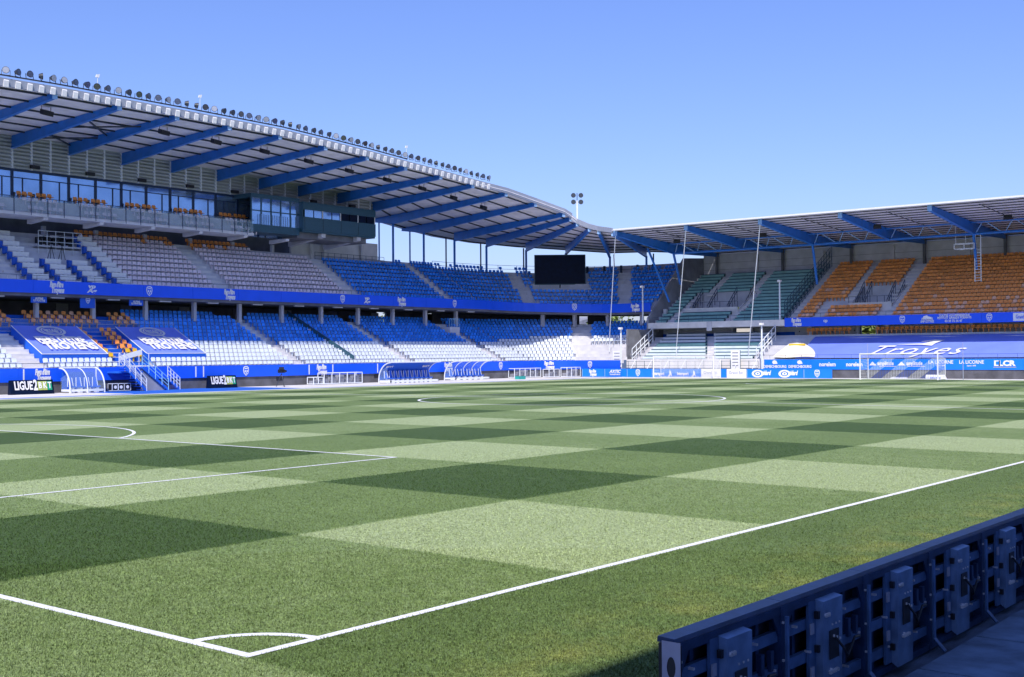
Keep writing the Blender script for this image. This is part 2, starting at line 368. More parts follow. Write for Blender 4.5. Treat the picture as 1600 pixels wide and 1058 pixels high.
# ------------------------------------------------------------------ main stand (long side, with the boxes)
XL, XR = 22.0, 112.0
YF, YU, YP, YW = 82.5, 90.0, 92.0, 95.5               # lower front, upper front, pillars, glazed wall
MS = thing('main_stand', 'long two-tier grandstand with glazed boxes, louvred wall and cantilever roof on blue beams', 'grandstand', (70, 90, 0))
LD, LR, UD, UR = .8, .385, .82, .54
LROW = [(4.4+LD*i, 1.5+LR*i) for i in range(14)]
UROW = [(11.9+UD*i, 8.6+UR*i) for i in range(12)]
st_main = [('main', XL), ('main', XR)]
terrace('lower_terrace', LROW, LD, st_main, MS, zf=1.0, back=6.2)
terrace('upper_terrace', UROW, UD, st_main, MS, zf=8.5)
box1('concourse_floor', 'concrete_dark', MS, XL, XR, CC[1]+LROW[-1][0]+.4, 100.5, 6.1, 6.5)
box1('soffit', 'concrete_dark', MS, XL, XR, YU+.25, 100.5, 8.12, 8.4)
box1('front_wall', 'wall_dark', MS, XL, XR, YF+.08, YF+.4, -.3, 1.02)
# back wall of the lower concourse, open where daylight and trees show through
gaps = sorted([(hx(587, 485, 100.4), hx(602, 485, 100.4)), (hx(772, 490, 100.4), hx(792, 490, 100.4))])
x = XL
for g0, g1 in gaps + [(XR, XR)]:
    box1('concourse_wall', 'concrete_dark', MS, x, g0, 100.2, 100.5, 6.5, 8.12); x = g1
x = XL
for k in range(9):                                    # glazed lounge doors and pale panels at the back of the concourse
    x = 44+k*7.2; b = MB(); b.box(x, x+1.3, 100.02, 100.14, 6.5, 8.0); b.build('concourse_panel', 'wall_grey' if k % 2 else 'louver', MS)
SP = 5.69; PX0 = hx(303, 470, YP)
for k in range(-7, 8):
    x = PX0+SP*k; box1('pillar', 'concrete', MS, x-.17, x+.17, YP-.2, YP+.2, 6.2, 8.12)
    box1('soffit_beam', 'concrete', MS, x+.6, x+1.9, YU+.5, YU+.75, 7.98, 8.1)     # strip light housing
# fascias in panels, with crests and slogan
def main_fascia(Y, z0, z1, pan, mname, marks, x0=XL, x1=XR, th=.14):
    n = int(round((x1-x0)/pan)); L = []
    for i in range(n):
        a, c = x0+(x1-x0)*i/n, x0+(x1-x0)*(i+1)/n; L.append((a, c, box1('fascia_panel', mname, MS, a+.008, c-.008, Y, Y+th+.004*(i % 2), z0, z1)))
    for kind, px, py in marks:
        X = hx(px, py, Y); o = next((q for a, c, q in L if a <= X < c), L[0][2]); h = z1-z0
        if kind == 'c': crest((X, Y, (z0+z1)/2), PX, UP, h*.82, o, mname)
        elif kind == 's': slogan((X, Y, (z0+z1)/2), PX, UP, h*.8, o)
        elif kind == 't': MB().box(X-.06, X+.06, Y-.012, Y-.002, z0+.08, z1-.06).build('joint_strip', 'white', o)
        else: text('vp\nAg', (X, Y, (z0+z1)/2), PX, UP, h*.46, 'white', o, width=.9, bold=.04, shear=.2)
main_fascia(YF-.06, .76, 1.86, 5.5, 'fascia_blue', [('s',66,583),('t',37,585),('t',150,580),('c',384,577),('s',502,576),('t',306,580),('t',483,577),('t',520,577),('t',590,574),('t',318,580),('s',700,572),('c',782,570),('s',857,568),('t',869,570)])
main_fascia(YU-.06, 8.38, 9.5, 5.69, 'fascia_blue', [('s',88,446),('v',143,450),('c',233,453),('s',358,458),('c',535,466),('v',573,468),('s',627,470),('c',710,473),('s',784,477)])
b = MB()                                              # thin rail on each front
for Y, z0, z1 in ((YF-.02, 1.86, 2.25), (YU-.02, 9.5, 9.92)):
    b.tube((XL,Y,z1),(XR,Y,z1),.02,5)
    for i in range(int((XR-XL)/1.9)): b.tube((XL+i*1.9,Y,z0),(XL+i*1.9,Y,z1),.016,4)
b.build('front_rail', 'rail', MS)
# stair to the pitch and carpeted lounge block: no plain seats there
aL = [(hx(395, 515, 90), 1.25), (hx(590, 526, 88), 1.3), (hx(735, 532, 88), 1.3)]
bx0, bx1 = hx(60, 553, 85), hx(163, 553, 85)          # first slogan banner
by0, by1 = hx(224, 553, 85), hx(316, 553, 85)         # second
SL0, SL1 = hx(200, 560, 83.5), hx(245, 560, 83.5)     # carpeted gap with the stairs
lounge0, lounge1 = hx(10, 495, 91), hx(215, 495, 91)
L = []
for i, (r, z) in enumerate(LROW):
    Y = CC[1]+r; x = XL+.4
    while x < XR-.2:
        bad = any(abs(x-a) < wd/2+.24 for a, wd in aL)
        if i == 13 and any(abs(x-a) < 2.2 for a, wd in aL[:1]): bad = True
        if 2 <= i <= 8 and (bx0-.3 < x < bx1+.3 or by0-.3 < x < by1+.3): bad = True
        if bx1 < x < by0 and 0 <= i <= 9: bad = True
        if bx0-2.6 < x < bx0-.1 and i < 10: bad = True                                # flight of steps beside the first banner
        if i >= 9 and lounge0-6 < x < lounge1: bad = True
        if aL[2][0]-1.9 < x < aL[2][0]+.2 and i >= 9: bad = True                       # vomitory box
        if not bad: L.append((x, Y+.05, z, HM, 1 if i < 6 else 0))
        x += .55
for i in (10, 11, 12):                                # armchairs of the lounge block
    r, z = LROW[i]; x = lounge0-6
    while x < lounge1:
        if not any(abs(x-q) < .75 for q in (hx(35, 500, 91), hx(172, 500, 91))): L.append((x, CC[1]+r, z+.05, HM, 3 if (i+int(x*7)) % 4 else 4))
        x += .78
for i in range(2, 9):                                 # single armchairs along the stair carpet
    r, z = LROW[i]
    for x in (bx1+.45, by0-1.3, by0-.55):
        L.append((x, CC[1]+r, z+.05, HM, 5 if i < 4 else 3))
for a, wd in aL: aisle(LROW, LD, LR, 'main', a, wd, MS)
aisle(LROW, LD, LR, 'main', bx0-1.3, 2.2, MS, 0, 10)
# carpeted risers over the lounge block
b = MB()
for i in range(2, 14):
    r, z = LROW[i]; xa, xb = (lounge0-8, lounge1+.2) if i > 8 else (bx1+.05, by0-.05)
    b.box(xa, xb, CC[1]+r-.405, CC[1]+r+.395, z-.3, z+.012)
b.build('stair_carpet', 'carpet', MS)
# upper tier
aU = [(hx(330, 421, 93.6), 1.5), (hx(532, 434, 93.6), 1.7), (hx(680, 440, 93.6), 1.2), (hx(815, 449, 93.6), 1.2)]
pd0, pd1 = hx(0, 400, 93), hx(178, 408, 93)
xblue = aU[1][0]; x98 = hx(587, 400, 98)
for i, (r, z) in enumerate(UROW):
    Y = CC[1]+r; x = XL+.4
    while x < XR-.1:
        bad = any(abs(x-a) < wd/2+.22 for a, wd in aU) or (pd0-8 < x < pd1+i*0-.2)
        if x > xblue and i > (9 if x < x98+4 else 10): bad = True
        if xblue-9 < x < xblue and i > 9: bad = True
        m = 0 if x > xblue else (3 if i >= 11 or (i == 10 and random.random() < .3) else 2)
        if not bad: L.append((x, Y+.05, z, HM, m))
        x += .55
for a, wd in aU: aisle(UROW, UD, UR, 'main', a, wd, MS, 0, 11)
seats_for(MS, L)
# glass partition with folded flags down the lower tier
b = MB(); xs = hx(500, 525, 88.5)
for i in range(1, 14):
    r, z = LROW[i]; Y = CC[1]+r; b.hexa([(xs-.05,Y-.4,z-.1),(xs+.05,Y-.4,z-.1),(xs+.05,Y+.4,z-.1),(xs-.05,Y+.4,z-.1),(xs-.05,Y-.4,z+.75),(xs+.05,Y-.4,z+.75),(xs+.05,Y+.4,z+.75+LR),(xs-.05,Y+.4,z+.75+LR)])
fp = b.build('flag_partition', 'teal', MS)
MB().bar((xs,YF+1.4,LROW[1][1]+.8),(xs,CC[1]+LROW[13][0],LROW[13][1]+.9),.06).build('top_rail', 'rail_white', fp)
for i in (3, 6, 9, 12):
    r, z = LROW[i]; MB().box(xs-.07, xs-.055, CC[1]+r-.2, CC[1]+r+.2, z+.15, z+.62).build('flag_badge', 'white', fp)
# vomitory box in the lower tier
vx = aL[2][0]; r9 = LROW[9]
b = MB(); b.box(vx-1.7, vx+.1, CC[1]+r9[0]-.3, CC[1]+r9[0]-.15, r9[1]-.1, r9[1]+1.1); b.box(vx-1.7, vx-1.55, CC[1]+r9[0]-.15, CC[1]+14.6, r9[1], r9[1]+1.1); b.build('vomitory_wall', 'concrete', MS)
b = MB()
for k in range(5): b.tube((vx-1.7+k*.45, CC[1]+r9[0]-.2, r9[1]+1.1), (vx-1.7+k*.45, CC[1]+r9[0]-.2, r9[1]+2.1), .03, 5)
b.tube((vx-1.7, CC[1]+r9[0]-.2, r9[1]+2.1), (vx+.1, CC[1]+r9[0]-.2, r9[1]+2.1), .035, 5); b.build('vomitory_rail', 'rail_cyan', MS)

# slogan banners stretched over the lower seats
def slope_banner(x0, x1, label):
    y0, y1 = 84.45, 89.3; z0, z1 = LROW[2][1]+.72, LROW[8][1]+.88
    t = thing('slogan_banner', label, 'banner', ((x0+x1)/2, y0, z0-.6))
    b = MB(); n = 10
    for i in range(n):
        for j in range(8):
            def q(i, j):
                u, v = i/n, j/8; return (x0+(x1-x0)*u, y0+(y1-y0)*v, z0+(z1-z0)*v-.07*math.sin(u*math.pi*3)*math.sin(v*math.pi)-.03*math.sin(v*17))
            b.quad(q(i,j), q(i+1,j), q(i+1,j+1), q(i,j+1))
    b.build('banner_top', 'banner', t)
    b = MB(); b.quad((x0,y0,z0-.85),(x1,y0,z0-.85),(x1,y0,z0),(x0,y0,z0)); b.build('banner_front', 'banner_blue', t)
    b = MB(); b.quad((x0,y1,LROW[8][1]+.05),(x0,y0,z0-.85),(x0,y0,z0),(x0,y1,z1)); b.build('banner_side', 'banner_blue', t); b = MB(); b.quad((x1,y0,z0-.85),(x1,y1,LROW[8][1]+.05),(x1,y1,z1),(x1,y0,z0)); b.build('banner_side', 'banner_blue', t)
    b = MB(); b.path([(x0,y1,z1+.02),(x0,y0,z0+.02),(x1,y0,z0+.02),(x1,y1,z1+.02)], .035); b.build('piping', 'white', t)
    d = Vector((0, y1-y0, z1-z0)).normalized(); C = lambda u, v: (x0+(x1-x0)*u, y0+(y1-y0)*v, z0+(z1-z0)*v)
    wd = x1-x0
    text("FIERS D'ÊTRE", C(.5,.46), PX, d, 1.55, 'white', t, width=wd*.86, bold=.045, lift=.12, shear=-.1)
    text("TROYENS", C(.54,.24), PX, d, 1.7, 'white', t, width=wd*.7, bold=.05, lift=.12, shear=.1)
    c = Vector(C(.5,.79)); n = Vector(PX).cross(d); b = MB()
    for ra, rb, k in ((1.3,1.05,0), (.95,.82,0)):
        for i in range(28):
            a0, a1 = 2*math.pi*i/28, 2*math.pi*(i+1)/28; f = lambda r, a: c+n*.12+Vector(PX)*r*1.02*math.cos(a)+d*r*.72*math.sin(a)
            b.quad(f(ra,a0), f(ra,a1), f(rb,a1), f(rb,a0))
    b.build('round_crest', 'white', t)
    text("ESTAC", tuple(c+d*.12), PX, d, .5, 'white', t, width=1.3, bold=.03, lift=.12)
    text("TROYES", tuple(c-d*.25), PX, d, .4, 'white', t, width=1.1, bold=.03, lift=.12)
slope_banner(bx0, bx1, 'blue slogan banner over the seats above the small four-seat shelter')
slope_banner(by0, by1, 'blue slogan banner over the seats beside the players stairs')

# boxes: balcony, glazed wall, louvres
BX1 = hx(397, 356, 92); TX1 = hx(468, 340, 92.6); PXR = hx(587, 350, 92)
bal = box1('balcony', 'concrete', MS, XL, BX1, 92.0, YW-.12, 15.36, 15.62)
box1('balcony_step', 'concrete', bal, XL, BX1-.4, 94.3, YW-.13, 15.62, 17.1); box1('balcony_tread', 'concrete', bal, XL, BX1-.4, 93.4, 94.3, 15.62, 16.45)
x = XL; k = 0
while x < BX1-.2:
    x1 = min(x+1.62, BX1); box1('balustrade_pane', 'glass_clear', bal, x+.04, x1-.04, 92.05, 92.08, 15.68, 16.9)
    box1('balustrade_post', 'rail', bal, x-.03, x+.03, 91.98, 92.04, 15.4, 17.0); x = x1
MB().tube((XL,92.02,16.98),(BX1,92.02,16.98),.035,6).build('balustrade_rail', 'rail', bal)
for k in range(10):                                   # concrete brackets under the balcony
    x = 47.0+5.69*k
    if x < BX1+6: MB().hexa([(x-.22,92.25,15.12),(x+.22,92.25,15.12),(x+.22,95,14.95),(x-.22,95,14.95),(x-.22,92.15,15.355),(x+.22,92.15,15.355),(x+.22,95,15.355),(x-.22,95,15.355)]).build('bracket', 'concrete', MS)
for k in range(10):
    x = hx(425, 395, 99.6)-5.69*(k-1)
    box1('pillar', 'concrete', MS, x-.17, x+.17, 99.4, 99.75, 13.5, 15.4)
box1('upper_concourse_wall', 'concrete_dark', MS, XL, hx(455, 390, 101.5), 101.5, 101.8, 14, 20.5)
box1('upper_concourse_floor', 'concrete_dark', MS, XL, hx(585, 390, 101.5), CC[1]+UROW[-1][0]+.4, 101.8, 14.0, 14.3)
xw0, xw1 = hx(455, 385, 99.3), hx(590, 395, 99.3)
box1('rear_wall', 'concrete_pale', MS, xw0, xw1, 99.3, 99.6, 13.0, 16.6)
for px in (487, 507, 566): x = hx(px, 390, 98.9); MB().tube((x,98.9,13.2),(x,98.9,16.3),.2,10).build('pillar', 'concrete_pale', MS)
b = MB(); xa, xb = hx(492, 395, 98.6), hx(600, 405, 98.6)
for z in (14.1, 14.5, 14.9): b.tube((xa,98.6,z),(xb,98.6,z),.025,5)
for i in range(12): xx = xa+(xb-xa)*i/11; b.tube((xx,98.6,13.6),(xx,98.6,14.9),.025,5)
b.build('rear_rail', 'rail', MS)
L2 = []; x = 46.0
while x < BX1-1:
    for q in range(7):
        if 3 > q: L2.append((x+q*.56, 92.95, 15.62, HM, 2)); L2.append((x+q*.56, 93.85, 16.45, HM, 2))
        elif q < 6: L2.append((x+.25+q*.56, 92.95, 15.62, HM, 2)); L2.append((x+.25+q*.56, 93.85, 16.45, HM, 2))
        if q < 6: L2.append((x+(.25 if q > 2 else 0)+q*.56, 94.85, 17.1, HM, 3))
    x += 5.69
for x, y, z, a, m in L2:
    o = link('balcony_seat', SME[m]); o.location = (x,y,z); o.rotation_euler = (0,0,a); setpar(o, bal)
# glazed wall, two windows to a bay
def pane_window(x0, x1, z0, z1, Y, parent, door_right, fm='frame_navy'):
    f = MB(); f.box(x0-.06, x0+.16, Y-.1, Y+.1, z0, z1); f.box(x0+.16, x1, Y-.08, Y+.08, z1-.22, z1-.002)
    xd = x0+.16+(x1-x0-.16)*(.66 if door_right else .34)
    f.box(xd-.04, xd+.04, Y-.07, Y+.07, z0, z1-.75); f.box(x0+.16, x1, Y-.06, Y+.06, z1-.83, z1-.75); f.box(x0+.16, x1, Y-.05, Y+.05, z0+1.55, z0+1.62)
    w = f.build('window', fm, parent)
    for a, c, d, e in ((x0+.16, x1, z1-.75, z1-.22), (x0+.16, xd-.04, z0, z1-.83), (xd+.04, x1, z0, z1-.83)):
        o = MB().quad((a,Y,d),(c,Y,d),(c,Y,e),(a,Y,e)).build('pane', 'glass', w)
    return w
WX0 = hx(63, 290, YW); x = WX0-2.85*12; k = 0
while x < TX1:
    pane_window(x, min(x+2.85, TX1+.6), 15.64, 19.95, YW, MS, k % 2 == 0); x += 2.85; k += 1
b = MB(); k = 0; xx = 46.5                             # stair rails on the balcony: slanting bars in front of the doors
while xx < BX1-2:
    for q in range(7): b.bar((xx+q*.16, YW-.35, 15.7), (xx+q*.16+(1.1 if k % 2 else -1.1), YW-.3, 17.4), .035)
    xx += 2.85; k += 1
b.build('balcony_stair_rail', 'rail', bal)
# teal glazed lobby and press box
lob = MB(); lob.box(BX1+.1, TX1, 92.6, 92.75, 16.15, 16.7); lob.box(BX1+.1, TX1, 92.6, YW-.1, 15.9, 16.15); lob.box(BX1+.1, TX1, 92.55, YW-.1, 19.5, 19.95); lob = lob.build('glazed_lobby', 'teal', MS)
n = 5
for i in range(n):
    a = BX1+.1+(TX1-BX1-.1)*i/n; c = BX1+.1+(TX1-BX1-.1)*(i+1)/n
    box1('mullion', 'teal', lob, a, a+.12, 92.58, 92.72, 16.7, 19.5); MB().quad((a+.12,92.66,16.7),(c,92.66,16.7),(c,92.66,19.5),(a+.12,92.66,19.5)).build('pane', 'glass', lob)
    MB().box(a+.12, c, 92.56, 92.7, 18.1, 18.2).build('transom', 'teal', lob)
b = MB()
for i in range(16): a = BX1+1.1+i*.3; b.box(a, a+.05, 92.5, 92.54, 16.7, 17.8)
b.build('bright_bars', 'steel_bright', lob)
pb = MB(); pb.box(TX1, PXR, 92.0, 92.12, 16.5, 17.95); pb.box(TX1, PXR, 92.0, 92.12, 18.75, 19.4); pb.box(TX1, PXR, 92.12, 97, 16.3, 16.5); pb.box(TX1, PXR, 92.05, 97, 19.4, 19.6)
pb.box(TX1, TX1+.12, 92.12, 97, 16.5, 19.4); pb.box(PXR-.12, PXR, 92.12, 97, 16.5, 19.4); pb.box(TX1+.2, PXR-.2, 96.8, 97, 16.5, 19.4)
pb = pb.build('press_box', 'teal', MS)
for i in range(4):
    a = TX1+.25+(PXR-TX1-.3)*i/4; c = TX1+.25+(PXR-TX1-.3)*(i+1)/4
    MB().box(a-.03, a+.0, 91.985, 91.998, 16.5, 17.95).build('panel_joint', 'black', pb)
    for u0, u1 in ((.0,.46), (.5,.92)):
        MB().box(a+(c-a)*u0+.03, a+(c-a)*u1, 92.04, 92.07, 17.95, 18.75).build('window_pane', 'glass' if i < 2 else 'screen', pb)
    MB().box(c-.16, c-.06, 91.97, 91.995, 17.9, 18.75).build('window_post', 'rail_white', pb)
box1('corbel', 'concrete_dark', MS, TX1, PXR-.6, 93.0, 97.5, 15.7, 16.3)
for px in (500, 555):
    x = hx(px, 372, 93); MB().hexa([(x-.3,92.4,15.9),(x+.3,92.4,15.9),(x+.3,98,15.2),(x-.3,98,15.2),(x-.3,92.4,16.3),(x+.3,92.4,16.3),(x+.3,98,16.3),(x-.3,98,16.3)]).build('bracket', 'concrete', MS)
# roof beams measured from tip and root
def ZT(x): return float(np.interp(x, [20,44.7,56,67.4,73,78.6,84.1,89.5,94.8,100.6,106.1,110.7], [22.7,23.07,23.05,22.93,22.65,22.34,21.95,21.61,21.2,20.85,20.18,19.35]))
tips = [(85,149),(186,166),(276,183),(358,200),(437,213),(508,230),(573,246),(633,262),(688,276),(738,290),(790,303),(836,319)]
roots = {1:(18,232),2:(107,243),3:(190,258),4:(267,270),5:(339,283),6:(404,296),7:(465,307),8:(527,318),9:(582,331)}
BEAM = []
for k in range(-3, 12):
    if k >= 0: T = hit(*tips[k], 1, 77.5); T.z = ZT(T.x)
    else: T = Vector((44.71+5.7*k, 77.5, ZT(44.71+5.7*k)))
    if k in roots: Rr = hit(*roots[k], 1, YW)
    elif k < 1: Rr = Vector((T.x+.8, YW, 21.75+.02*k))
    else: Rr = hit(*{10:(614,350), 11:(662,364)}[k], 1, 98.5)
    BEAM.append((T, Rr))
FAN = []
for (tx, ty), X, (rx, ry) in (((880,335),110.7,(710,377)), ((891,342),112.2,(760,386)), ((902,350),112.8,(822,393)), ((921,358),113.0,(884,398)), ((936,362),113.0,(953,403)), ((958,365),112.6,(1010,402))):
    T = hit(tx, ty, 0, X); d = ray(rx, ry); o = Vector((CAM.x-CC[0], CAM.y-CC[1])); A = d.x**2+d.y**2; Bq = 2*(o.x*d.x+o.y*d.y); Cq = o.x**2+o.y**2-400
    t = (-Bq+math.sqrt(Bq*Bq-4*A*Cq))/2/A; FAN.append((T, CAM+d*t))
ALLB = BEAM+FAN
TOPD, TIPD = 1.15, .45
def top_t(q): return Vector((q[0].x, q[0].y, q[0].z+TIPD/2))
def top_r(q): return Vector((q[1].x, q[1].y, q[1].z+TOPD))
def roof_pt(q, u):                                    # along a beam's top: 0 tip, 1 root, beyond = tail
    return top_t(q)+(top_r(q)-top_t(q))*u
def build_roof(B, parent, first_wall):
    s = MB()
    for p, q in zip(B, B[1:]):
        n = 6
        for i in range(n):
            u0, u1 = -.015+(1.24+.015)*i/n, -.015+(1.24+.015)*(i+1)/n
            a, c, d, e = (roof_pt(p,u0), roof_pt(q,u0), roof_pt(q,u1), roof_pt(p,u1)); h = Vector((0,0,.1)); l = Vector((0,0,.02))
            s.hexa([a+l, c+l, d+l, e+l, a+h, c+h, d+h, e+h])
    roof = s.build('roof', 'roof_sheet', parent)
    for p, q in zip(B, B[1:]):
        for u in (.06, .22, .38, .54, .70, .86, 1.02, 1.18):
            a, c = roof_pt(p, u), roof_pt(q, u); dz_ = Vector((0,0,-.1)); MB().bar(a+dz_*.6, c+dz_*.6, .13, .13).build('purlin', 'dark_metal', roof)
    return roof
def build_beam(q, roof, tail, bright=True):
    T, Rr = q; d = Vector((Rr.x-T.x, Rr.y-T.y, 0)).normalized(); e = Vector((d.y, -d.x, 0)); b = MB()
    t0, r0 = top_t(q), top_r(q); tb = t0-Vector((0,0,TIPD)); rb = Vector(Rr)
    poly = [t0, tb, rb, r0]
    if tail: en = roof_pt(q, 1.22); poly = [t0, tb, rb, en-Vector((0,0,.35)), en]
    hw = .07
    b.prism([Vector(v)-e*hw-Vector((0,0,.005)) for v in poly], e*2*hw)
    o = b.build('beam', 'steel_blue', roof)
    f = MB(); f.bar(tb, rb, .34, .05)
    if tail: f.bar(rb, poly[3], .34, .05)
    f.build('lower_flange', 'steel_blue', o)
    g = MB(); c = t0-d*.05; g.prism([c-e*.2, c+e*.2, c+e*.2-Vector((0,0,TIPD+.08)), c-e*.2-Vector((0,0,TIPD+.08))], -d*.06); g.build('end_plate', 'steel_bright', o)  # sun on the beam tip is put into the plate's lighter colour
def sheet_mat():
    m = mat('roof_sheet', (.78, .75, .8), .55, var=.12, scale=.9); t = m.node_tree; N = t.nodes; L = t.links; b = N['Principled BSDF']
    tc = N.new('ShaderNodeTexCoord'); wv = N.new('ShaderNodeTexWave'); wv.bands_direction = 'Y'; wv.inputs['Scale'].default_value = 1.1; wv.inputs['Distortion'].default_value = 0
    L.new(tc.outputs['Object'], wv.inputs[0]); bp = N.new('ShaderNodeBump'); bp.inputs['Strength'].default_value = .9; bp.inputs['Distance'].default_value = .06
    L.new(wv.outputs[1], bp.inputs['Height']); L.new(bp.outputs[0], b.inputs['Normal'])
sheet_mat()
mroof = build_roof(BEAM, MS, True)
for k, q in enumerate(BEAM): build_beam(q, mroof, k-3 >= 10)
# wind bracing in one bay
for u0, u1 in ((.3,.62), (.62,.3), (.7,.98), (.98,.7)):
    a, c = roof_pt(BEAM[4], u0), roof_pt(BEAM[5], u1); MB().bar(a-Vector((0,0,.25)), c-Vector((0,0,.25)), .12).build('brace', 'dark_metal', mroof)
# front edge: gutter, pale brackets, lamp rail
def edge_strip(B, parent):
    for p, q in zip(B, B[1:]):
        a, c = top_t(p), top_t(q); f = Vector((0,-.25,0)) if abs(c.x-a.x) > abs(c.y-a.y) else Vector((-.25,0,0))
        MB().hexa([a+f+Vector((0,0,-.16)), c+f+Vector((0,0,-.16)), c+Vector((0,0,-.16)), a+Vector((0,0,-.16)), a+f*1.3+Vector((0,0,.42)), c+f*1.3+Vector((0,0,.42)), c+Vector((0,0,.42)), a+Vector((0,0,.42))]).build('gutter', 'gutter', parent)
edge_strip(BEAM, mroof)
br = MB(); rail = MB(); lamps = []
x = 30.0
def tip_at(x):
    for p, q in zip(BEAM, BEAM[1:]):
        a, c = top_t(p), top_t(q)
        if a.x <= x <= c.x: return a+(c-a)*((x-a.x)/(c.x-a.x))
    return None
i = 0
while x < 98:
    q = tip_at(x)
    if q is None: x += .96; continue
    MB().hexa([q+Vector(v) for v in ((-.2,-.34,-.24),(.2,-.34,-.24),(.2,-.24,-.24),(-.2,-.24,-.24),(-.2,-.42,.22),(.2,-.42,.22),(.2,-.36,.3),(-.2,-.36,.3))]).build('edge_bracket', 'white', mroof); lamps.append(q+Vector((0,-.3,.75))); x += .96
for p, q in zip(BEAM[:11], BEAM[1:11]):
    MB().bar(top_t(p)+Vector((0,-.3,.62)), top_t(q)+Vector((0,-.3,.62)), .1).build('lamp_rail', 'dark_metal', mroof)
# floodlights, one by one
lf = thing('floodlight', 'round floodlight in the row along the main stand roof edge', 'floodlight', lamps[0], 0, 'floodlights along the main roof edge')
b = MB(); b.tube((0,.12,.3),(0,-.16,.24),.16,12,.27); local(b.build('lamp_head', 'dark_metal'), lf)
b = MB(); b.tube((0,-.165,.24),(0,-.18,.237),.24,12); local(b.build('lens', 'lamp_glass'), lf)
b = MB(); b.bar((-.3,0,-.1),(-.3,0,.3),.04); b.bar((.3,0,-.1),(.3,0,.3),.04); b.bar((-.3,0,-.1),(.3,0,-.1),.04); local(b.build('yoke', 'dark_metal'), lf)
random.seed(5); pale = MB().tube((0,-.165,.24),(0,-.18,.237),.24,12).mesh('lens', 'gutter')
for i, q in enumerate(lamps):
    o = lf if i == 0 else copy_tree(lf)
    if i % 5 == 1 or i % 11 == 4:
        for ch in o.children:
            if ch.name.startswith('lens'): ch.data = pale
    o.location = q; o.rotation_euler = (random.uniform(-.3,.15), 0, random.choice((0,.25,-.5,.4,1.1,-.2)))
for i, px in enumerate((155, 315, 637)):
    q = tip_at(hx(px, 200, 77.2)); t = thing('anemometer', 'small white weather sensor on a thin mast above the roof lamps', 'sensor', q+Vector((0,-.1,.4)), 0, 'white sensors above the roof lamps')
    local(MB().tube((0,0,0),(0,0,1.4),.02,5).build('mast', 'rail_white'), t); local(MB().hexa([(-.18,-.04,1.4),(.1,-.04,1.4),(.1,.04,1.4),(-.18,.04,1.4),(-.1,-.04,1.62),(.2,-.04,1.68),(.2,.04,1.68),(-.1,.04,1.62)]).build('vane', 'white'), t)
# louvred wall over the boxes: panels between white posts
lx = BEAM[3][1].x-5.7*5; xe = hx(587, 330, YW); lpan = {}
while lx < xe-.3:
    for j in range(3):
        a = lx+j*1.9; c = min(a+1.9, xe)
        if c-a < .3: continue
        zr = float(np.interp((a+c)/2, [q[1].x for q in BEAM], [q[1].z+TOPD for q in BEAM]))+.1; key = round(zr-19.95, 1)
        b = MB(); b.box(a, a+.16, YW-.14, YW-.02, 19.95, zr); b.build('louver_post', 'rail_white', MS)
        b = MB(); z = 19.97
        while z < zr-.3: b.hexa([(a+.17,YW-.16,z),(c-.01,YW-.16,z),(c-.01,YW,z+.1),(a+.17,YW,z+.1),(a+.17,YW-.16,z+.14),(c-.01,YW-.16,z+.14),(c-.01,YW,z+.32),(a+.17,YW,z+.32)]); z += .34
        b.box(a+.17, c-.01, YW+.01, YW+.05, 19.97, zr-.02); b.build('louver_panel', 'louver', MS)
    lx += 5.7
# hanging loudspeakers and wall heaters
spk = thing('loudspeaker', 'black loudspeaker hung under the main stand roof between beams', 'loudspeaker', (0,0,0), .25, 'loudspeakers under the main stand roof')
local(MB().hexa([(-.55,-.22,-.75),(.55,-.22,-.75),(.5,.2,-.6),(-.5,.2,-.6),(-.55,-.3,-.35),(.55,-.3,-.35),(.5,.15,-.2),(-.5,.15,-.2)]).build('cabinet', 'black'), spk)
b = MB(); b.bar((-.5,0,-.3),(-.5,0,.05),.04); b.bar((.5,0,-.3),(.5,0,.05),.04); local(b.build('hanger', 'dark_metal'), spk)
used = 0
for k in (3,5,6,7,8,9,10,11,12,13):
    q = (roof_pt(BEAM[k], .27)+roof_pt(BEAM[k+1], .27))*.5; o = spk if not used else copy_tree(spk); used = 1; o.location = q-Vector((.9,0,.05))
for k in range(4, 13):
    x = BEAM[k][1].x+2.1
    if x < xe: MB().box(x-.45, x+.45, YW-.45, YW-.2, 20.1, 20.42).build('wall_heater', 'black', MS)
# rear columns of the open bays
for q in (BEAM[13], BEAM[14]):
    for u, r in ((0, .14), (1.14, .1)):
        c = Vector(q[1]) if u == 0 else roof_pt(q, u)-Vector((0,0,.6)); MB().tube((c.x,c.y,12.2),(c.x,c.y,c.z+.1),r,8).build('roof_column', 'steel_blue', MS)

# press desks and camera platform in the upper tier
desk = MB(); desk.box(-.78, .78, -.3, -.25, .56, .95); desk.box(-.78, .78, -.3, .25, .95, .99); desk.box(-.74, -.7, -.2, .2, 0, .95); desk.box(.7, .74, -.2, .2, 0, .95); desk = desk.mesh('press_desk', 'white')
hood = MB(); hood.hexa([(-1.06,-.2,.35),(-.8,-.2,.35),(-.8,.2,.25),(-1.06,.2,.25),(-1.1,-.24,.92),(-.78,-.24,.92),(-.78,.2,1.0),(-1.1,.2,1.0)]); hood = hood.mesh('monitor_hood', 'banner_blue')
for px, py, i0, i1 in ((30, 398, 0, 10), (88, 418, 0, 5), (130, 420, 0, 5), (160, 408, 0, 10)):
    X = hx(px, py, CC[1]+UROW[5 if i1 > 5 else 3][0])
    for i in range(i0, i1):
        r, z = UROW[i]; o = link('press_desk', desk); o.location = (X, CC[1]+r, z); setpar(o, MS)
        q = link('monitor_hood', hood); q.parent = o
for X in (hx(8, 400, 93.6), hx(178, 425, 92.5)): aisle(UROW, UD, UR, 'main', X, 1.0, MS, 0, 10)
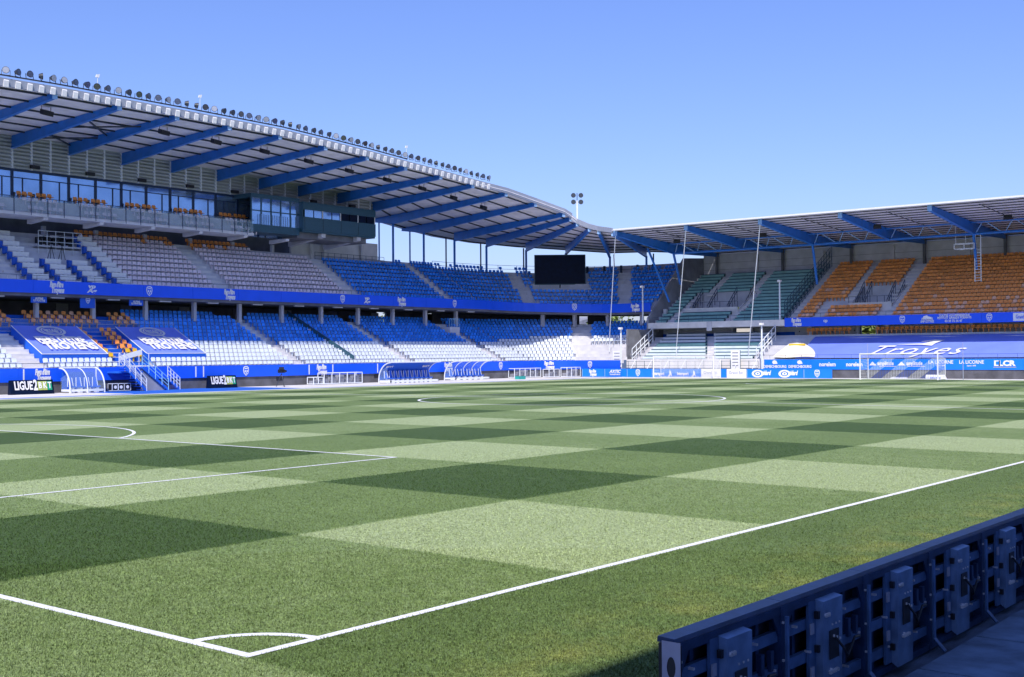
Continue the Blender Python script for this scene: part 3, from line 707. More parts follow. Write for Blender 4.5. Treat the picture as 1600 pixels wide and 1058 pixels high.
cx0, cx1 = hx(45, 380, 98), hx(112, 380, 98)
cp = thing('camera_platform', 'scaffold camera platform with white rails above the press desks', 'platform', ((cx0+cx1)/2, 97.5, 13.2))
MB().box(cx0, cx1, 96.3, 99.0, 13.1, 13.25).build('deck', 'concrete', cp)
b = MB()
for i in range(6): xx = cx0+(cx1-cx0)*i/5; b.tube((xx,96.35,11.2),(xx,96.35,14.6),.035,5)
for z in (13.6, 14.1, 14.6): b.tube((cx0,96.35,z),(cx1,96.35,z),.035,5)
b.build('guard_rail', 'rail_white', cp)
b = MB()
for i in range(5): xx = cx0+.5+i*.8; b.box(xx, xx+.45, 97.3, 97.8, 13.25, 14.1+.2*(i % 2)); b.box(xx+.1, xx+.3, 96.9, 97.3, 13.9, 14.1)
b.build('camera_rack', 'black', cp)
for px in (80, 97):
    xx = hx(px, 395, 95.6); b = MB()
    for a in (-.5, 0, .5): b.tube((xx,95.6,13.2),(xx+a,95.6-.3*abs(a)+.2,11.4),.03,4)
    b.build('tripod', 'dark_metal', cp)

# ------------------------------------------------------------------ corner stand
CS = thing('corner_stand', 'curved blue-seated corner stand around the video screen', 'grandstand', (122, 88, 0))
def cyl(px, py, r):
    d = ray(px, py); o = Vector((CAM.x-CC[0], CAM.y-CC[1])); A = d.x**2+d.y**2; Bq = 2*(o.x*d.x+o.y*d.y); Cq = o.x**2+o.y**2-r*r
    q = CAM+d*((-Bq+math.sqrt(max(0, Bq*Bq-4*A*Cq)))/2/A); return q
def ang(px, py, r):
    """place along the bend: ('arc', angle) or ('tail', Y)"""
    q = hit(px, py, 0, CC[0]+r)
    if q.y < CC[1]: return ('tail', q.y)
    q = cyl(px, py, r); return ('arc', math.atan2(q.x-CC[0], q.y-CC[1]))
NA = 12; LT, UT = 72.4, 72.7
st_l = [('arc', math.pi/2*k/NA) for k in range(NA+1)]+[('tail', LT)]
st_u = [('arc', math.pi/2*k/NA) for k in range(NA+1)]+[('tail', UT)]
cdz = lambda k: -.5*min(k, NA)/NA
def sdz(a): return -.5*min(max(a, 0)/(math.pi/2), 1)
terrace('lower_terrace', LROW, LD, st_l, CS, zf=1.0, back=6.2)
terrace('upper_terrace', UROW[:11], UD, st_u, CS, zf=8.5, dz=cdz)
def strip(name, r0, r1, z0, z1, stn, m, parent, each=True, dzf=lambda k: 0, mk=None):
    out = []
    for k in range(len(stn)-1):
        q = []
        for z in (z0, z1):
            for kk, r in ((k, r0), (k+1, r0), (k+1, r1), (k, r1)): q.append((*P(*stn[kk], r), z+dzf(kk)))
        out.append(MB().hexa(q).build(name, m, parent))
    return out
FL = strip('fascia_panel', 3.94, 4.08, .76, 1.86, st_l, 'fascia_blue', CS)
FU = strip('fascia_panel', 11.44, 11.58, 8.38, 9.5, st_u, 'fascia_blue', CS, dzf=cdz)
strip('front_wall', 4.08, 4.3, -.3, 1.02, st_l, 'wall_dark', CS)
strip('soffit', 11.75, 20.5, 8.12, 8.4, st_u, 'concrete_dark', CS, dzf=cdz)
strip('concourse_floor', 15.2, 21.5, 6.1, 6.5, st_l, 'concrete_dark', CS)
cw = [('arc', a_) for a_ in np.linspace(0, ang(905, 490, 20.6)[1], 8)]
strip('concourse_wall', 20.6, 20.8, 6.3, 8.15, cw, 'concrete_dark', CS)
if ang(930, 490, 20.6)[0] == 'arc': strip('concourse_wall', 20.6, 20.8, 6.3, 8.15, [('arc', a_) for a_ in np.linspace(ang(918, 490, 20.6)[1], ang(946, 490, 20.6)[1] if ang(946, 490, 20.6)[0] == 'arc' else math.pi/2, 4)], 'concrete_dark', CS)
def mark(kind, px, py, r, zc, h, panels, st):
    kd, t = ang(px, py, r)
    if kd == 'arc': i = min(int(t/(math.pi/2)*NA), NA-1); a = math.pi/2*(i+.5)/NA; q = cyl(px, py, r*math.cos(math.pi/4/NA))
    else: i = len(panels)-1; a = math.pi/2; q = hit(px, py, 0, CC[0]+r)
    right = Vector((math.cos(a), -math.sin(a), 0)); c = Vector((q.x, q.y, zc))
    (crest if kind == 'c' else slogan)(c-Vector((math.sin(a), math.cos(a), 0))*.12, right, UP, h, panels[i])
mark('c', 898, 479, 11.44, 8.75, .9, FU, st_u); mark('s', 993, 477, 11.44, 8.45, .85, FU, st_u)
mark('s', 857, 568, 3.94, 1.31, .85, FL, st_l); mark('c', 923, 568, 3.94, 1.31, .85, FL, st_l)
la = [ang(908, 520, 10.5), ang(845, 555, 6)]; ua = [ang(978, 455, 15), ang(835, 452, 14)]
def pos_len(kind, t, r): return t*r if kind == 'arc' else math.pi/2*r+(CC[1]-t)
L = []
k_ = ang(905, 522, 11)
for i, (r, z) in enumerate(LROW):
    s = .3; tot = math.pi/2*r+(CC[1]-LT)-.4; sa = pos_len(*ang(908, 505+38*(13-i)/9, r), r) if i > 3 else pos_len(*ang(912, 549+4*(4-i), r), r)
    while s < tot:
        kd, t = ('arc', s/r) if s < math.pi/2*r else ('tail', CC[1]-(s-math.pi/2*r))
        ok = abs(s-sa) > 1.35 and not (s > sa and i < 6)
        if i < 13 or s < sa:
            x, y = P(kd, t, r+.05); a = math.pi-(t if kd == 'arc' else math.pi/2)
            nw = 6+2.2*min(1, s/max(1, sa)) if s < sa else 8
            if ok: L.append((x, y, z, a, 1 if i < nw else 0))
        s += .55
scr = cyl(875, 422, 17.0)
for i, (r, z) in enumerate(UROW[:11]):
    s = .3; tot = math.pi/2*r+(CC[1]-UT)-.3; sa = pos_len(*ang(975, 470-3.2*i, r), r); s0 = pos_len(*ang(834-3.9*i, 468-4.4*i, r), r)
    while s < tot:
        kd, t = ('arc', s/r) if s < math.pi/2*r else ('tail', CC[1]-(s-math.pi/2*r))
        a_ = t if kd == 'arc' else math.pi/2; x, y = P(kd, t, r+.05)
        d = Vector((x, y, z))-CAM; px = W0/2+F*d.dot(r2)/d.dot(fw)
        bad = abs(s-sa) < 1.0 or abs(s-s0) < .85 or (i > 4 and 832 < px < 920) or (i == 10 and random.random() < .45)
        if not bad: L.append((x, y, z+sdz(a_), math.pi-a_, 0))
        s += .55
seats_for(CS, L)
for k in range(5):                                    # pillars below the upper front
    kd, t = ang((848, 898, 950, 1003, 1040)[k], 495, 13.5); x, y = P(kd, t, 13.5); box1('pillar', 'concrete', CS, x-.2, x+.2, y-.2, y+.2, 6.2, 8.2)
croof = build_roof([BEAM[-1]]+FAN+[(Vector((112.0,70.32,16.8)), Vector((132.0,70.32,14.85)))], CS, False)
edge_strip([BEAM[-1]]+FAN, croof)
for q in FAN: build_beam(q, croof, False)
for q in FAN:
    MB().tube((q[1].x,q[1].y,12),(q[1].x,q[1].y,q[1].z+.2),.15,8).build('roof_column', 'steel_blue', CS)
    dd = Vector((q[1].x-CC[0], q[1].y-CC[1], 0)).normalized()*1.8; MB().tube((q[1].x+dd.x,q[1].y+dd.y,12),(q[1].x+dd.x,q[1].y+dd.y,q[1].z+.6),.1,8).build('roof_column', 'rail', CS)
b = MB()                                              # railing behind the top row
for k in range(len(st_u)-1):
    for h in (.5, 1.0):
        p0, p1 = P(*st_u[k], 20.6), P(*st_u[k+1], 20.6); b.tube((*p0, 14.0+cdz(k)+h), (*p1, 14.0+cdz(k+1)+h), .025, 5)
    b.tube((*P(*st_u[k], 20.6), 13.4+cdz(k)), (*P(*st_u[k], 20.6), 15.0+cdz(k)), .03, 5)
b.build('rear_rail', 'rail', CS)
sw = [('arc', math.pi/2*k/14) for k in range(9, 15)]+[('tail', 74.0)]
strip('windbreak_panel', 21.6, 21.7, 12.5, 14.6, sw, 'sheet_pale', CS)
for s_ in sw: x, y = P(*s_, 21.5); box1('windbreak_post', 'rail', CS, x-.12, x+.12, y-.12, y+.12, 12.0, 14.7)
# video screen
sv = Vector((scr.x, scr.y, 0)); nrm = (Vector((CX, CY, 0))-sv).normalized()*.75+Vector((-.7,-.7,0))*.25; nrm.normalize(); sr = Vector((-nrm.y, nrm.x, 0))
if sr.dot(r2) < 0: sr = -sr
dS = (Vector((scr.x,scr.y,14))-CAM).dot(fw); sw_, z1s, z0s = 80/F*dS, CZ+0, 0
zt = cyl(875, 398, 17.0).z; zb = cyl(875, 445, 17.0).z
SCt = thing('video_screen', 'large dark video screen above the corner seats', 'screen', (scr.x, scr.y, zb))
c = Vector((scr.x, scr.y, zb)); h = Vector((0,0,zt-zb)); e = sr*sw_/2; dn = -nrm*.5
MB().hexa([c-e, c+e, c+e+dn, c-e+dn, c-e+h, c+e+h, c+e+dn+h, c-e+dn+h]).build('cabinet', 'teal', SCt)
k = nrm*.02; MB().quad(c-e*.975+k+h*.03, c+e*.975+k+h*.03, c+e*.975+k+h*.97, c-e*.975+k+h*.97).build('display', 'screen', SCt)
MB().hexa([c-e*1.08-nrm*.2+Vector((0,0,-.35)), c+e*1.08-nrm*.2+Vector((0,0,-.35)), c+e*1.08+dn+Vector((0,0,-.35)), c-e*1.08+dn+Vector((0,0,-.35)), c-e*1.08-nrm*.2, c+e*1.08-nrm*.2, c+e*1.08+dn, c-e*1.08+dn]).build('plinth', 'concrete', SCt)
b = MB()
for s_ in (-.8, 0, .8): b.tube(c+e*s_+dn*.5-Vector((0,0,3)), c+e*s_+dn*.5, .12, 6)
b.build('support', 'dark_metal', SCt)
# four-lamp mast over the corner roof
q = top_t(FAN[2]); lm = thing('lamp_mast', 'white mast with four round lamps rising above the corner roof', 'lamp mast', q)
zz = cyl(903, 318, 5).z; hh = 2.6
MB().tube(q-Vector((0,0,.4)), q+Vector((0,0,hh)), .12, 8).build('pole', 'rail_white', lm)
for sx in (-1, 1):
    for hz in (hh-.2, hh+.6):
        p0 = q+Vector((0,0,hz))+r2*sx*.45; MB().tube(p0+fw*.2, p0-fw*.2, .2, 10, .3).build('lamp', 'dark_metal', lm)
MB().bar(q+Vector((0,0,hh-.2))-r2*.5, q+Vector((0,0,hh-.2))+r2*.5, .06).build('crossarm', 'dark_metal', lm); MB().bar(q+Vector((0,0,hh-.3)), q+Vector((0,0,hh+.9)), .06).build('top_pole', 'dark_metal', lm)

# ------------------------------------------------------------------ end stand (behind the far goal)
ES = thing('end_stand', 'two-tier end stand with orange seats, green benches and a flat roof on blue beams', 'grandstand', (126, 40, 0))
YE0, YE1 = 4.0, 72.4; YG = 53.9                       # green benches from YG up
XF, XU, XB = 117.5, 122.5, 136.4
ELR = [(117.9+.8*i, 1.5+.39*i) for i in range(9)]; EUR = [(122.9+.8*i, 5.9+.44*i) for i in range(17)]
def eter(name, rows, y0, y1, m='concrete', zf=None, bk=None):
    prof = [(rows[0][0]-.4, rows[0][1]-.5 if zf is None else zf)]
    for x, z in rows: prof += [(x-.4, z), (x+.4, z)]
    if bk is not None: prof += [(rows[-1][0]+.4, bk)]
    b = MB(); n = len(prof); b.v = [(x, y0, z) for x, z in prof]+[(x, y1, z) for x, z in prof]
    b.f = [(i, n+i, n+i+1, i+1) for i in range(n-1)]; b.m = [0]*(n-1); return b.build(name, m, ES)
eter('lower_terrace', ELR, YE0, YE1, zf=.9, bk=4.6)
gv0, gv1 = hy(1160, 470, 127), hy(1078, 470, 127); ov0, ov1 = hy(1397, 468, 126.5), hy(1330, 468, 126.5)      # vomitories
ys = [YE0, ov0, ov1, gv0, gv1, YE1]
for k in range(5):
    if k % 2 == 0: eter('upper_terrace', EUR, ys[k], ys[k+1], zf=5.7)
    else:
        eter('upper_terrace', EUR[:4], ys[k], ys[k+1], zf=5.7); eter('upper_terrace', EUR[10:], ys[k], ys[k+1], zf=EUR[10][1]-1.9)
        x0 = EUR[3][0]+.4; z0 = EUR[3][1]
        b = MB(); b.box(x0, x0+.15, ys[k], ys[k+1], z0-.05, z0+1.0); b.build('vomitory_parapet', 'concrete_pale', ES)
        for yy in (ys[k], ys[k+1]): MB().prism([(x0+.15, yy-.06, z0-1), (EUR[9][0]+.4, yy-.06, z0-1), (EUR[9][0]+.4, yy-.06, EUR[10][1]), (x0+.15, yy-.06, z0+.6)], (0,.12,0)).build('vomitory_wall', 'concrete', ES)
        b = MB(); ym = (ys[k]+ys[k+1])/2
        MB().box(x0+.9, EUR[9][0]+.4, ys[k]+.1, ys[k+1]-.1, z0-.6, z0+.1).build('vomitory_stair', 'concrete', ES)
        for yy in (ym-1.3, ym+1.5, ys[k+1]-.1, ys[k]+.1):
            for dz_ in (.5, 1.0): b.bar((x0+1.8, yy, z0+.3+dz_), (EUR[9][0], yy, EUR[9][1]+dz_), .06)
            for j in range(5): xx = x0+1.8+j*(EUR[9][0]-x0-1.8)/4; zz = z0+.3+(EUR[9][1]-z0-.3)*j/4; b.bar((xx,yy,zz-.6),(xx,yy,zz+1.0), .05)
        for j in range(7): yy = ys[k]+(ys[k+1]-ys[k])*j/6; b.bar((x0+.1,yy,z0+.9),(x0+.1,yy,z0+1.7), .05)
        b.bar((x0+.1,ys[k],z0+1.7),(x0+.1,ys[k+1],z0+1.7), .05); b.build('vomitory_rail', 'rail', ES)
# walls
b = MB(); b.box(XB, XB+.3, YE0, YE1, 12.0, 15.66); b.build('back_wall', 'concrete', ES)
for yy in range(10, 70, 9): box1('wall_pilaster', 'concrete', ES, XB-.25, XB-.002, yy+.3, yy+.75, 12.5, 15.3)
for z in (13.6, 14.5): box1('wall_joint', 'concrete_dark', ES, XB-.02, XB-.004, YE0, YE1, z, z+.03)
b = MB(); b.prism([(XU,YE1+.02,5.6),(XB+.3,YE1+.02,5.6),(XB+.3,YE1+.02,15.3),(XB-5,YE1+.02,15.0),(XU,YE1+.02,7.0)], (0,.25,0)); b.build('side_wall', 'wall_grey', ES); box1('side_wall', 'concrete_dark', ES, XF+.3, 128, YE1+.03, YE1+.25, -.3, 5.6)
gap = [(hy(1371, 520, 126), hy(1344, 520, 126)), (hy(1176, 530, 126), hy(1148, 530, 126))]; y = YE0
for g0, g1 in gap+[(YE1, YE1)]: box1('concourse_wall', 'concrete', ES, 126.0, 126.3, y, g0, 3.6, 5.62); y = g1
for g0, g1 in gap:
    for yy in (g0-.3, g1): box1('gap_column', 'concrete', ES, 125.5, 126.5, yy, yy+.3, 3.6, 5.62)
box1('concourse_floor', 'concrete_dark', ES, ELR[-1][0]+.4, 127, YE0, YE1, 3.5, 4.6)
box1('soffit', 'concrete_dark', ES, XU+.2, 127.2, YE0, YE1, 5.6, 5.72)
b = MB()
for k in range(26): yy = 20+k*1.35; b.box(125.97, 125.99, yy, yy+.14, 5.0, 5.14)
b.build('wall_vents', 'black', ES)
for k in range(4): yy = 24.5+9.15*k; box1('pillar', 'concrete', ES, 124.8, 125.2, yy-.2, yy+.2, 4.6, 5.6)
box1('blue_dado', 'carpet', ES, 125.95, 125.985, YG+.5, gap[1][0]-.4, 4.62, 5.05); box1('blue_dado', 'carpet', ES, 125.95, 125.985, gap[1][1]+.4, YE1, 4.62, 5.05)
# fronts
b = MB(); b.box(XF+.02, XF+.3, YE0, YE1, -.3, .95); b.build('front_wall', 'wall_dark', ES)
box1('green_front', 'concrete_pale', ES, XF-.08, XF+.02, YG+.2, YE1, .85, 1.95)
def end_fascia(X, z0, z1, pan, mname, y0, y1, th=.14):
    n = int(round((y1-y0)/pan)); L = []
    for i in range(n):
        a, c = y0+(y1-y0)*i/n, y0+(y1-y0)*(i+1)/n; L.append((a, c, box1('fascia_panel', mname, ES, X, X+th+.004*(i % 2), a+.008, c-.008, z0, z1)))
    return L
def on(L, y): return next((q for a, c, q in L if a <= y < c), L[0][2])
EL_ = end_fascia(XF-.06, .76, 1.86, 5.4, 'board_blue', YE0, YG+.2); EU_ = end_fascia(XU-.06, 5.58, 6.6, 5.4, 'fascia_blue', YE0, YG+.1)
def lab(L, X, px, py, s, h, wpx, bold=.02, zc=None, m='white', shear=0, dy=0, spacing=1):
    q = hit(px, py, 0, X); z = q.z if zc is None else zc
    wd = abs(hy(px-wpx/2, py, X)-hy(px+wpx/2, py, X))
    text(s, (X, q.y, z), NY, UP, h, m, on(L, q.y), width=wd, bold=bold, shear=shear, spacing=spacing)
XL_, XU_ = XF-.06, XU-.06
for px in (1211, 1250):
    lab(EL_, XL_, px, 573, 'DEMECHBOURG', .42, 30, .03); q = hit(px, 566, 0, XL_); b = MB(); b.prism([(XL_-.03, q.y+a*.32, q.z+c*.22) for a, c in ((-1,-.8),(-.6,.6),(.1,1),(.8,.7),(1,-.2),(.6,-1))], (-.02,0,0)); b.build('logo', 'white', on(EL_, q.y))
for px in (1293, 1335): lab(EL_, XL_, px, 569.5, 'norelem', .62, 30, .03)
for px in (1384, 1429):
    lab(EL_, XL_, px, 568, 'amplitude', .58, 32, .03); q = hit(px-20, 568, 0, XL_); MB().prism([(XL_-.03, q.y+a*.4, q.z+c*.2) for a, c in ((-1,-1),(1,-1),(.1,1))], (-.02,0,0)).build('logo', 'white', on(EL_, q.y))
    q = hit(px+3, 572.5, 0, XL_); MB().box(XL_-.04, XL_-.02, q.y-.9, q.y+.9, q.z-.02, q.z+.04).build('underline', 'white', on(EL_, q.y))
for px in (1470, 1518):
    lab(EL_, XL_, px, 566, 'LA LICORNE', .5, 39, .015); lab(EL_, XL_, px, 571.5, 'depuis 1898', .2, 18, .01)
lab(EL_, XL_, 1573, 568, 'LCR', .72, 24, .05); q = hit(1558, 568, 0, XL_); b = MB(); b.box(XL_-.04, XL_-.02, q.y-.28, q.y+.28, q.z-.25, q.z+.3); b.build('logo', 'white', on(EL_, q.y)); MB().box(XL_-.06, XL_-.042, q.y-.18, q.y+.1, q.z-.12, q.z+.2).build('logo', 'board_blue', on(EL_, q.y))
q = hit(1570, 574, 0, XL_); MB().box(XL_-.04, XL_-.02, q.y-1.1, q.y+1.1, q.z-.03, q.z+.05).build('underline', 'gutter', on(EL_, q.y))
slogan((XU_, hy(1244, 500, XU_), 6.1), NY, UP, .8, on(EU_, hy(1244,500,XU_)))
lab(EU_, XU_, 1290, 501, 'cp', .5, 8, .03)
for px in (1410, 1546): crest((XU_, hy(px, 496, XU_), 6.1), NY, UP, .82, on(EU_, hy(px,496,XU_)))
lab(EU_, XU_, 1449, 499.5, 'IMPRIMERIE\nBNP LETTRES', .34, 22, .025, zc=5.95); q = hit(1449, 492, 0, XU_)
MB().prism([(XU_-.03, q.y+a*.5, 6.28+c*.2) for a, c in ((-1,-.8),(-.9,0),(-.3,.4),(.1,1),(.8,.6),(1,-.8))], (-.02,0,0)).build('logo', 'white', on(EU_, q.y))
lab(EU_, XU_, 1491, 492, 'TOUTES VOS IMPRESSIONS\nPETITS ET GRANDS FORMATS', .32, 54, .03, zc=6.28); lab(EU_, XU_, 1490, 498.5, '03 25 75 56 47', .34, 35, .03, zc=5.82)
q0, q1 = hy(1583, 492, XU_), hy(1612, 492, XU_); pn = MB().box(XU_-.03, XU_-.01, q1, q0, 5.68, 6.5).build('white_panel', 'white', on(EU_, (q0+q1)/2))
text('Grand Est', (XU_-.03, (q0+q1)/2, 6.08), NY, UP, .58, 'fascia_blue', pn, width=(q0-q1)*.86, bold=.0)
# slab edge in front of the green benches
box1('slab_edge', 'concrete_pale', ES, XU-.1, XU+.3, YG+.1, YE1, 5.7, 6.42); box1('slab_edge_end', 'concrete', ES, XU-.16, XU-.102, hy(1113, 508, XU), hy(1113, 508, XU)+.7, 5.3, 6.38)
b = MB(); b.tube((XU,YE0,7.05),(XU,YE1,7.05),.02,5); b.tube((XF,YE0,2.35),(XF,YE1,2.35),.02,5)
for k in range(36): yy = YE0+k*1.9; b.tube((XU,yy,6.4),(XU,yy,7.05),.016,4); b.tube((XF,yy,1.85),(XF,yy,2.35),.016,4)
b.build('front_rail', 'rail', ES)
# green benches, each row of each block
ga = [hy(1110, 455, EUR[9][0]), hy(1170, 462, EUR[8][0])]
def bench(y0, y1, x, z, m, nm='bench'):
    if y1-y0 < .5: return
    b = MB(); b.box(x-.16, x-.1, y0, y1, z+.1, z+.38); b.box(x-.1, x+.24, y0, y1, z+.33, z+.38); b.cm = 1; b.box(x+.24, x+.3, y0, y1, z+.1, z+.5); b.cm = 0; n = max(2, int((y1-y0)/1.8))  # teal strip paints in the shadowed gap between bench rows
    for i in range(n): yy = y0+.1+(y1-y0-.25)*i/(n-1); b.box(x-.02, x+.06, yy, yy+.07, z, z+.36)
    b.build(nm, [m, 'teal'], ES)
for i, (x, z) in enumerate(EUR[:16]):
    cuts = [YG+.9, ga[1]-.6, ga[1]+.6, ga[0]-.6, ga[0]+.6, YE1-.5]
    if 4 <= i <= 9: cuts = [YG+.9, gv0-1.0, gv1+.9, gv1+.95, gv1+.9, YE1-.5]
    if i < 4: cuts = [YG+.9, gv0-.6, gv0+.7, gv1+.2, gv1+1.4, YE1-.5]
    for k in (0, 2, 4): bench(cuts[k], cuts[k+1], x, z, 'bench_green')
for i, (x, z) in enumerate(ELR):
    m = 'bench_white' if i < 5 else ('bench_green' if i == 5 else 'rail_white')
    y0 = hy(1110, 545, x)
    bench(YG+2.2, y0-.6, x, z, m); bench(y0+.6, YE1-1.6, x, z, m)
def eaisle(rows, rise, y, wdt, i0, i1):
    b = MB()
    for x, z in rows[i0+1:i1]: b.box(x-.78, x-.38, y-wdt/2, y+wdt/2, z-rise, z-rise/2)
    b.build('aisle_steps', 'concrete_pale', ES)
eaisle(ELR, .39, hy(1110, 545, 120), 1.1, 0, 8)
for y, a, c in ((ga[0],9,16), (ga[1],9,16), (gv1+.8,0,9), (gv0-.1,0,9)): eaisle(EUR, .44, y, 1.1, a, c)
# mesh fence between green benches and orange seats
b = MB(); yf = YG+.3
for j in range(18): x = EUR[0][0]+j*.78; z = EUR[0][1]+j*.43; b.bar((x,yf,z),(x,yf,z+2.6),.06)
for hgt in (.5, 1.0, 1.5, 2.0, 2.6): b.bar((EUR[0][0],yf,EUR[0][1]+hgt),(EUR[16][0],yf,EUR[16][1]+hgt),.05)
for j in range(40): x = EUR[0][0]+j*.33; z = EUR[0][1]+j*.18; b.bar((x,yf,z+.1),(x+.5,yf,z+2.5),.02); b.bar((x+.5,yf,z+.4),(x,yf,z+2.5),.02)
b.build('divider_fence', 'teal', ES)
for yf, xo in ((YG+1.2, 0), (YE1-.7, 0)):             # white stair rails down to the front
    b = MB()
    for hgt in (.3, .75, 1.5): b.tube((XF+.1,yf,1.7+hgt),(XU-.1,yf,4.3+hgt),.055,6)
    for j in range(6): x = XF+.1+j*.95; z = 1.7+j*.5; b.tube((x,yf,z-.2),(x,yf,z+1.5),.05,6)
    b.build('stair_rail', 'rail_white', ES)
# orange seats
L = []; a0 = YG-.75
e_lo, e_hi, e2 = hy(1287, 477, EUR[3][0]), hy(1345, 437, EUR[10][0]), hy(1402, 462, EUR[6][0])
for i, (x, z) in enumerate(EUR):
    y = a0-.35
    while y > YE0+.3:
        bad = abs(y-e2) < .85 or (i < 6 and abs(y-e_lo) < .75) or (i >= 6 and abs(y-e_hi) < .65) or (4 <= i <= 9 and ov0-.3 < y < ov1+.5) or (4 <= i <= 5 and ov1 < y < e_lo)
        f = random.random(); m = 4 if (i < 1 and f < .9) or (i < 2 and f < .5) or (i < 5 and f < .16) or (i < 10 and f < .05) else 3
        if not bad: L.append((x+.05, y, z, HE, m))
        y -= .47
y = hy(1262, 524, 124.3)
while y > YE0+.3:
    if not any(g0-.3 < y < g1+.3 for g0, g1 in gap): L.append((ELR[8][0]+.05, y, ELR[8][1], HE, 3))
    y -= .55
seats_for(ES, L)
eaisle(EUR, .44, YG-.3, 1.0, 0, 17); eaisle(EUR, .44, e2, 1.6, 0, 16); eaisle(EUR, .44, e_lo, 1.4, 0, 6); eaisle(EUR, .44, e_hi, 1.2, 6, 16)
# roof of the end stand
XT, XR_, ZTIP, ZRB = 112.0, 125.0, 16.72, 15.1
EY = [70.2, 60.76, 51.61, 42.56, 33.3, 24.1, 15.0, 6.0]
def ez(x): return 17.0+(16.35-17.0)*(x-XT)/(XR_-XT)
b = MB()
for k in range(len(EY)-1):
    y1, y0 = EY[k], EY[k+1]; n = 5
    for i in range(n): xa = 111.6+(137.6-111.6)*i/n; xb = 111.6+(137.6-111.6)*(i+1)/n; b.hexa([(xa,y0,ez(xa)),(xb,y0,ez(xb)),(xb,y1,ez(xb)),(xa,y1,ez(xa)),(xa,y0,ez(xa)+.08),(xb,y0,ez(xb)+.08),(xb,y1,ez(xb)+.08),(xa,y1,ez(xa)+.08)])
er = b.build('roof', 'sheet_pale', ES)
for k in range(len(EY)-1):
    x = 112.5
    while x < 137: MB().bar((x,EY[k],ez(x)-.04),(x,EY[k+1],ez(x)-.04),.12,.08).build('purlin', 'dark_metal', er); x += 1.55
    ym = (EY[k]+EY[k+1])/2; MB().bar((112.5,ym,ez(112.5)-.22),(124,ym,ez(124)-.22),.06).build('tie_rod', 'dark_metal', er)
box1('roof_edge', 'white', er, 111.4, 111.62, EY[-1], EY[0], 16.98, 17.16)
for yb in EY:
    o = MB().prism([(XT-.05,yb-.1,ez(XT)-.02),(XT-.05,yb-.1,ZTIP-.25),(XR_,yb-.1,ZRB),(XR_+1,yb-.1,ZRB),(137,yb-.1,ez(137)-.4),(137,yb-.1,ez(137)-.02)], (0,.2,0)).build('beam', 'steel_blue', er)
    f = MB(); f.bar((XT-.05,yb,ZTIP-.27),(XR_,yb,ZRB-.02),.42,.05); f.build('lower_flange', 'steel_blue', o)
    MB().box(XT-.12, XT-.06, yb-.22, yb+.22, ZTIP-.32, ez(XT)+.02).build('end_plate', 'steel_bright', o)  # lighter colour stands in for sunlight on the tip plate
for k in range(len(EY)-1):                            # lattice girder, bay by bay
    y1, y0 = EY[k], EY[k+1]; zt_ = ez(123.3)-.25
    MB().tube((XR_,y0,ZRB),(XR_,y1,ZRB),.14,8).build('lattice_chord', 'steel_blue', er); MB().tube((123.6,y0,zt_),(123.6,y1,zt_),.1,6).build('lattice_chord', 'steel_blue', er)
    n = 3
    for i in range(n):
        ya, yb = y0+(y1-y0)*i/n, y0+(y1-y0)*(i+1)/n; ym = (ya+yb)/2
        MB().tube((XR_,ya+.25,ZRB+.1),(123.6,ym-.15,zt_),.05,5).build('lattice_diagonal', 'steel_bright', er); MB().tube((XR_,yb-.25,ZRB+.1),(123.6,ym+.15,zt_),.05,5).build('lattice_diagonal', 'steel_bright', er)
for yb, (px, py) in ((70.2,(1063,443)), (51.61,(1277,443)), (33.3,(1526,420))):
    q = hit(px, py, 1, yb); MB().tube((XR_,yb,ZRB-.05),(q.x,yb,q.z-.1),.15,8).build('roof_strut', 'steel_blue', ES)
q = hit(1046, 472, 0, 124.2); MB().tube(hit(1012, 388, 0, 122.5), q, .14, 8).build('roof_strut', 'steel_blue', ES)
for yb in EY[:-1]: MB().tube((XB-.4,yb,12.3),(XB-.4,yb,15.9),.2,8).build('roof_column', 'concrete_dark', ES)
used = 0
for k, px in enumerate((1057, 1192, 1371, 1575)):
    yy = hy(px, 350, 119.5); o = copy_tree(spk); o.location = (119.5, yy, ez(119.5)-.15); o.rotation_euler = (0,0,HE+.4); o.scale = (.75,.75,.9)
    tag(o, 'black loudspeaker hung under the end stand roof over orange seats and green benches', None, 'loudspeakers under the end stand roof')
# gantry and ladder at the orange seats
yl = hy(1528, 410, 125.5)
g = thing('access_ladder', 'white access ladder below a small roof gantry over the orange seats', 'ladder', (125.5, yl, 9))
b = MB(); zt_, zb_ = hit(1527, 390, 0, 125.5).z, hit(1530, 440, 0, 125.5).z
for s_ in (-.32, .32): b.bar((125.5,yl+s_,zb_),(125.5,yl+s_,15.0),.08)
b.build('stile', 'rail_white', g)
b = MB(); z = zb_+.1
while z < zt_: b.bar((125.5,yl-.32,z),(125.5,yl+.32,z),.05); z += .3
b.build('rung', 'rail_white', g)
y0, y1 = hy(1522, 385, 125), hy(1491, 385, 125); z0 = hit(1500, 389, 0, 125).z; b = MB()
for z in (z0, z0+.55): b.bar((125,y0,z),(125,y1,z),.08); b.bar((126,y0,z),(126,y1,z),.08)
for yy in (y0,(y0+y1)/2,y1): b.bar((125,yy,z0),(125,yy,z0+.55),.08); b.bar((125,yy,z0),(126,yy,z0),.06); b.bar((125.5,yy,z0+.5),(125.5,yy,ez(125.5)-.2),.05)
b.build('gantry', 'rail_white', g)
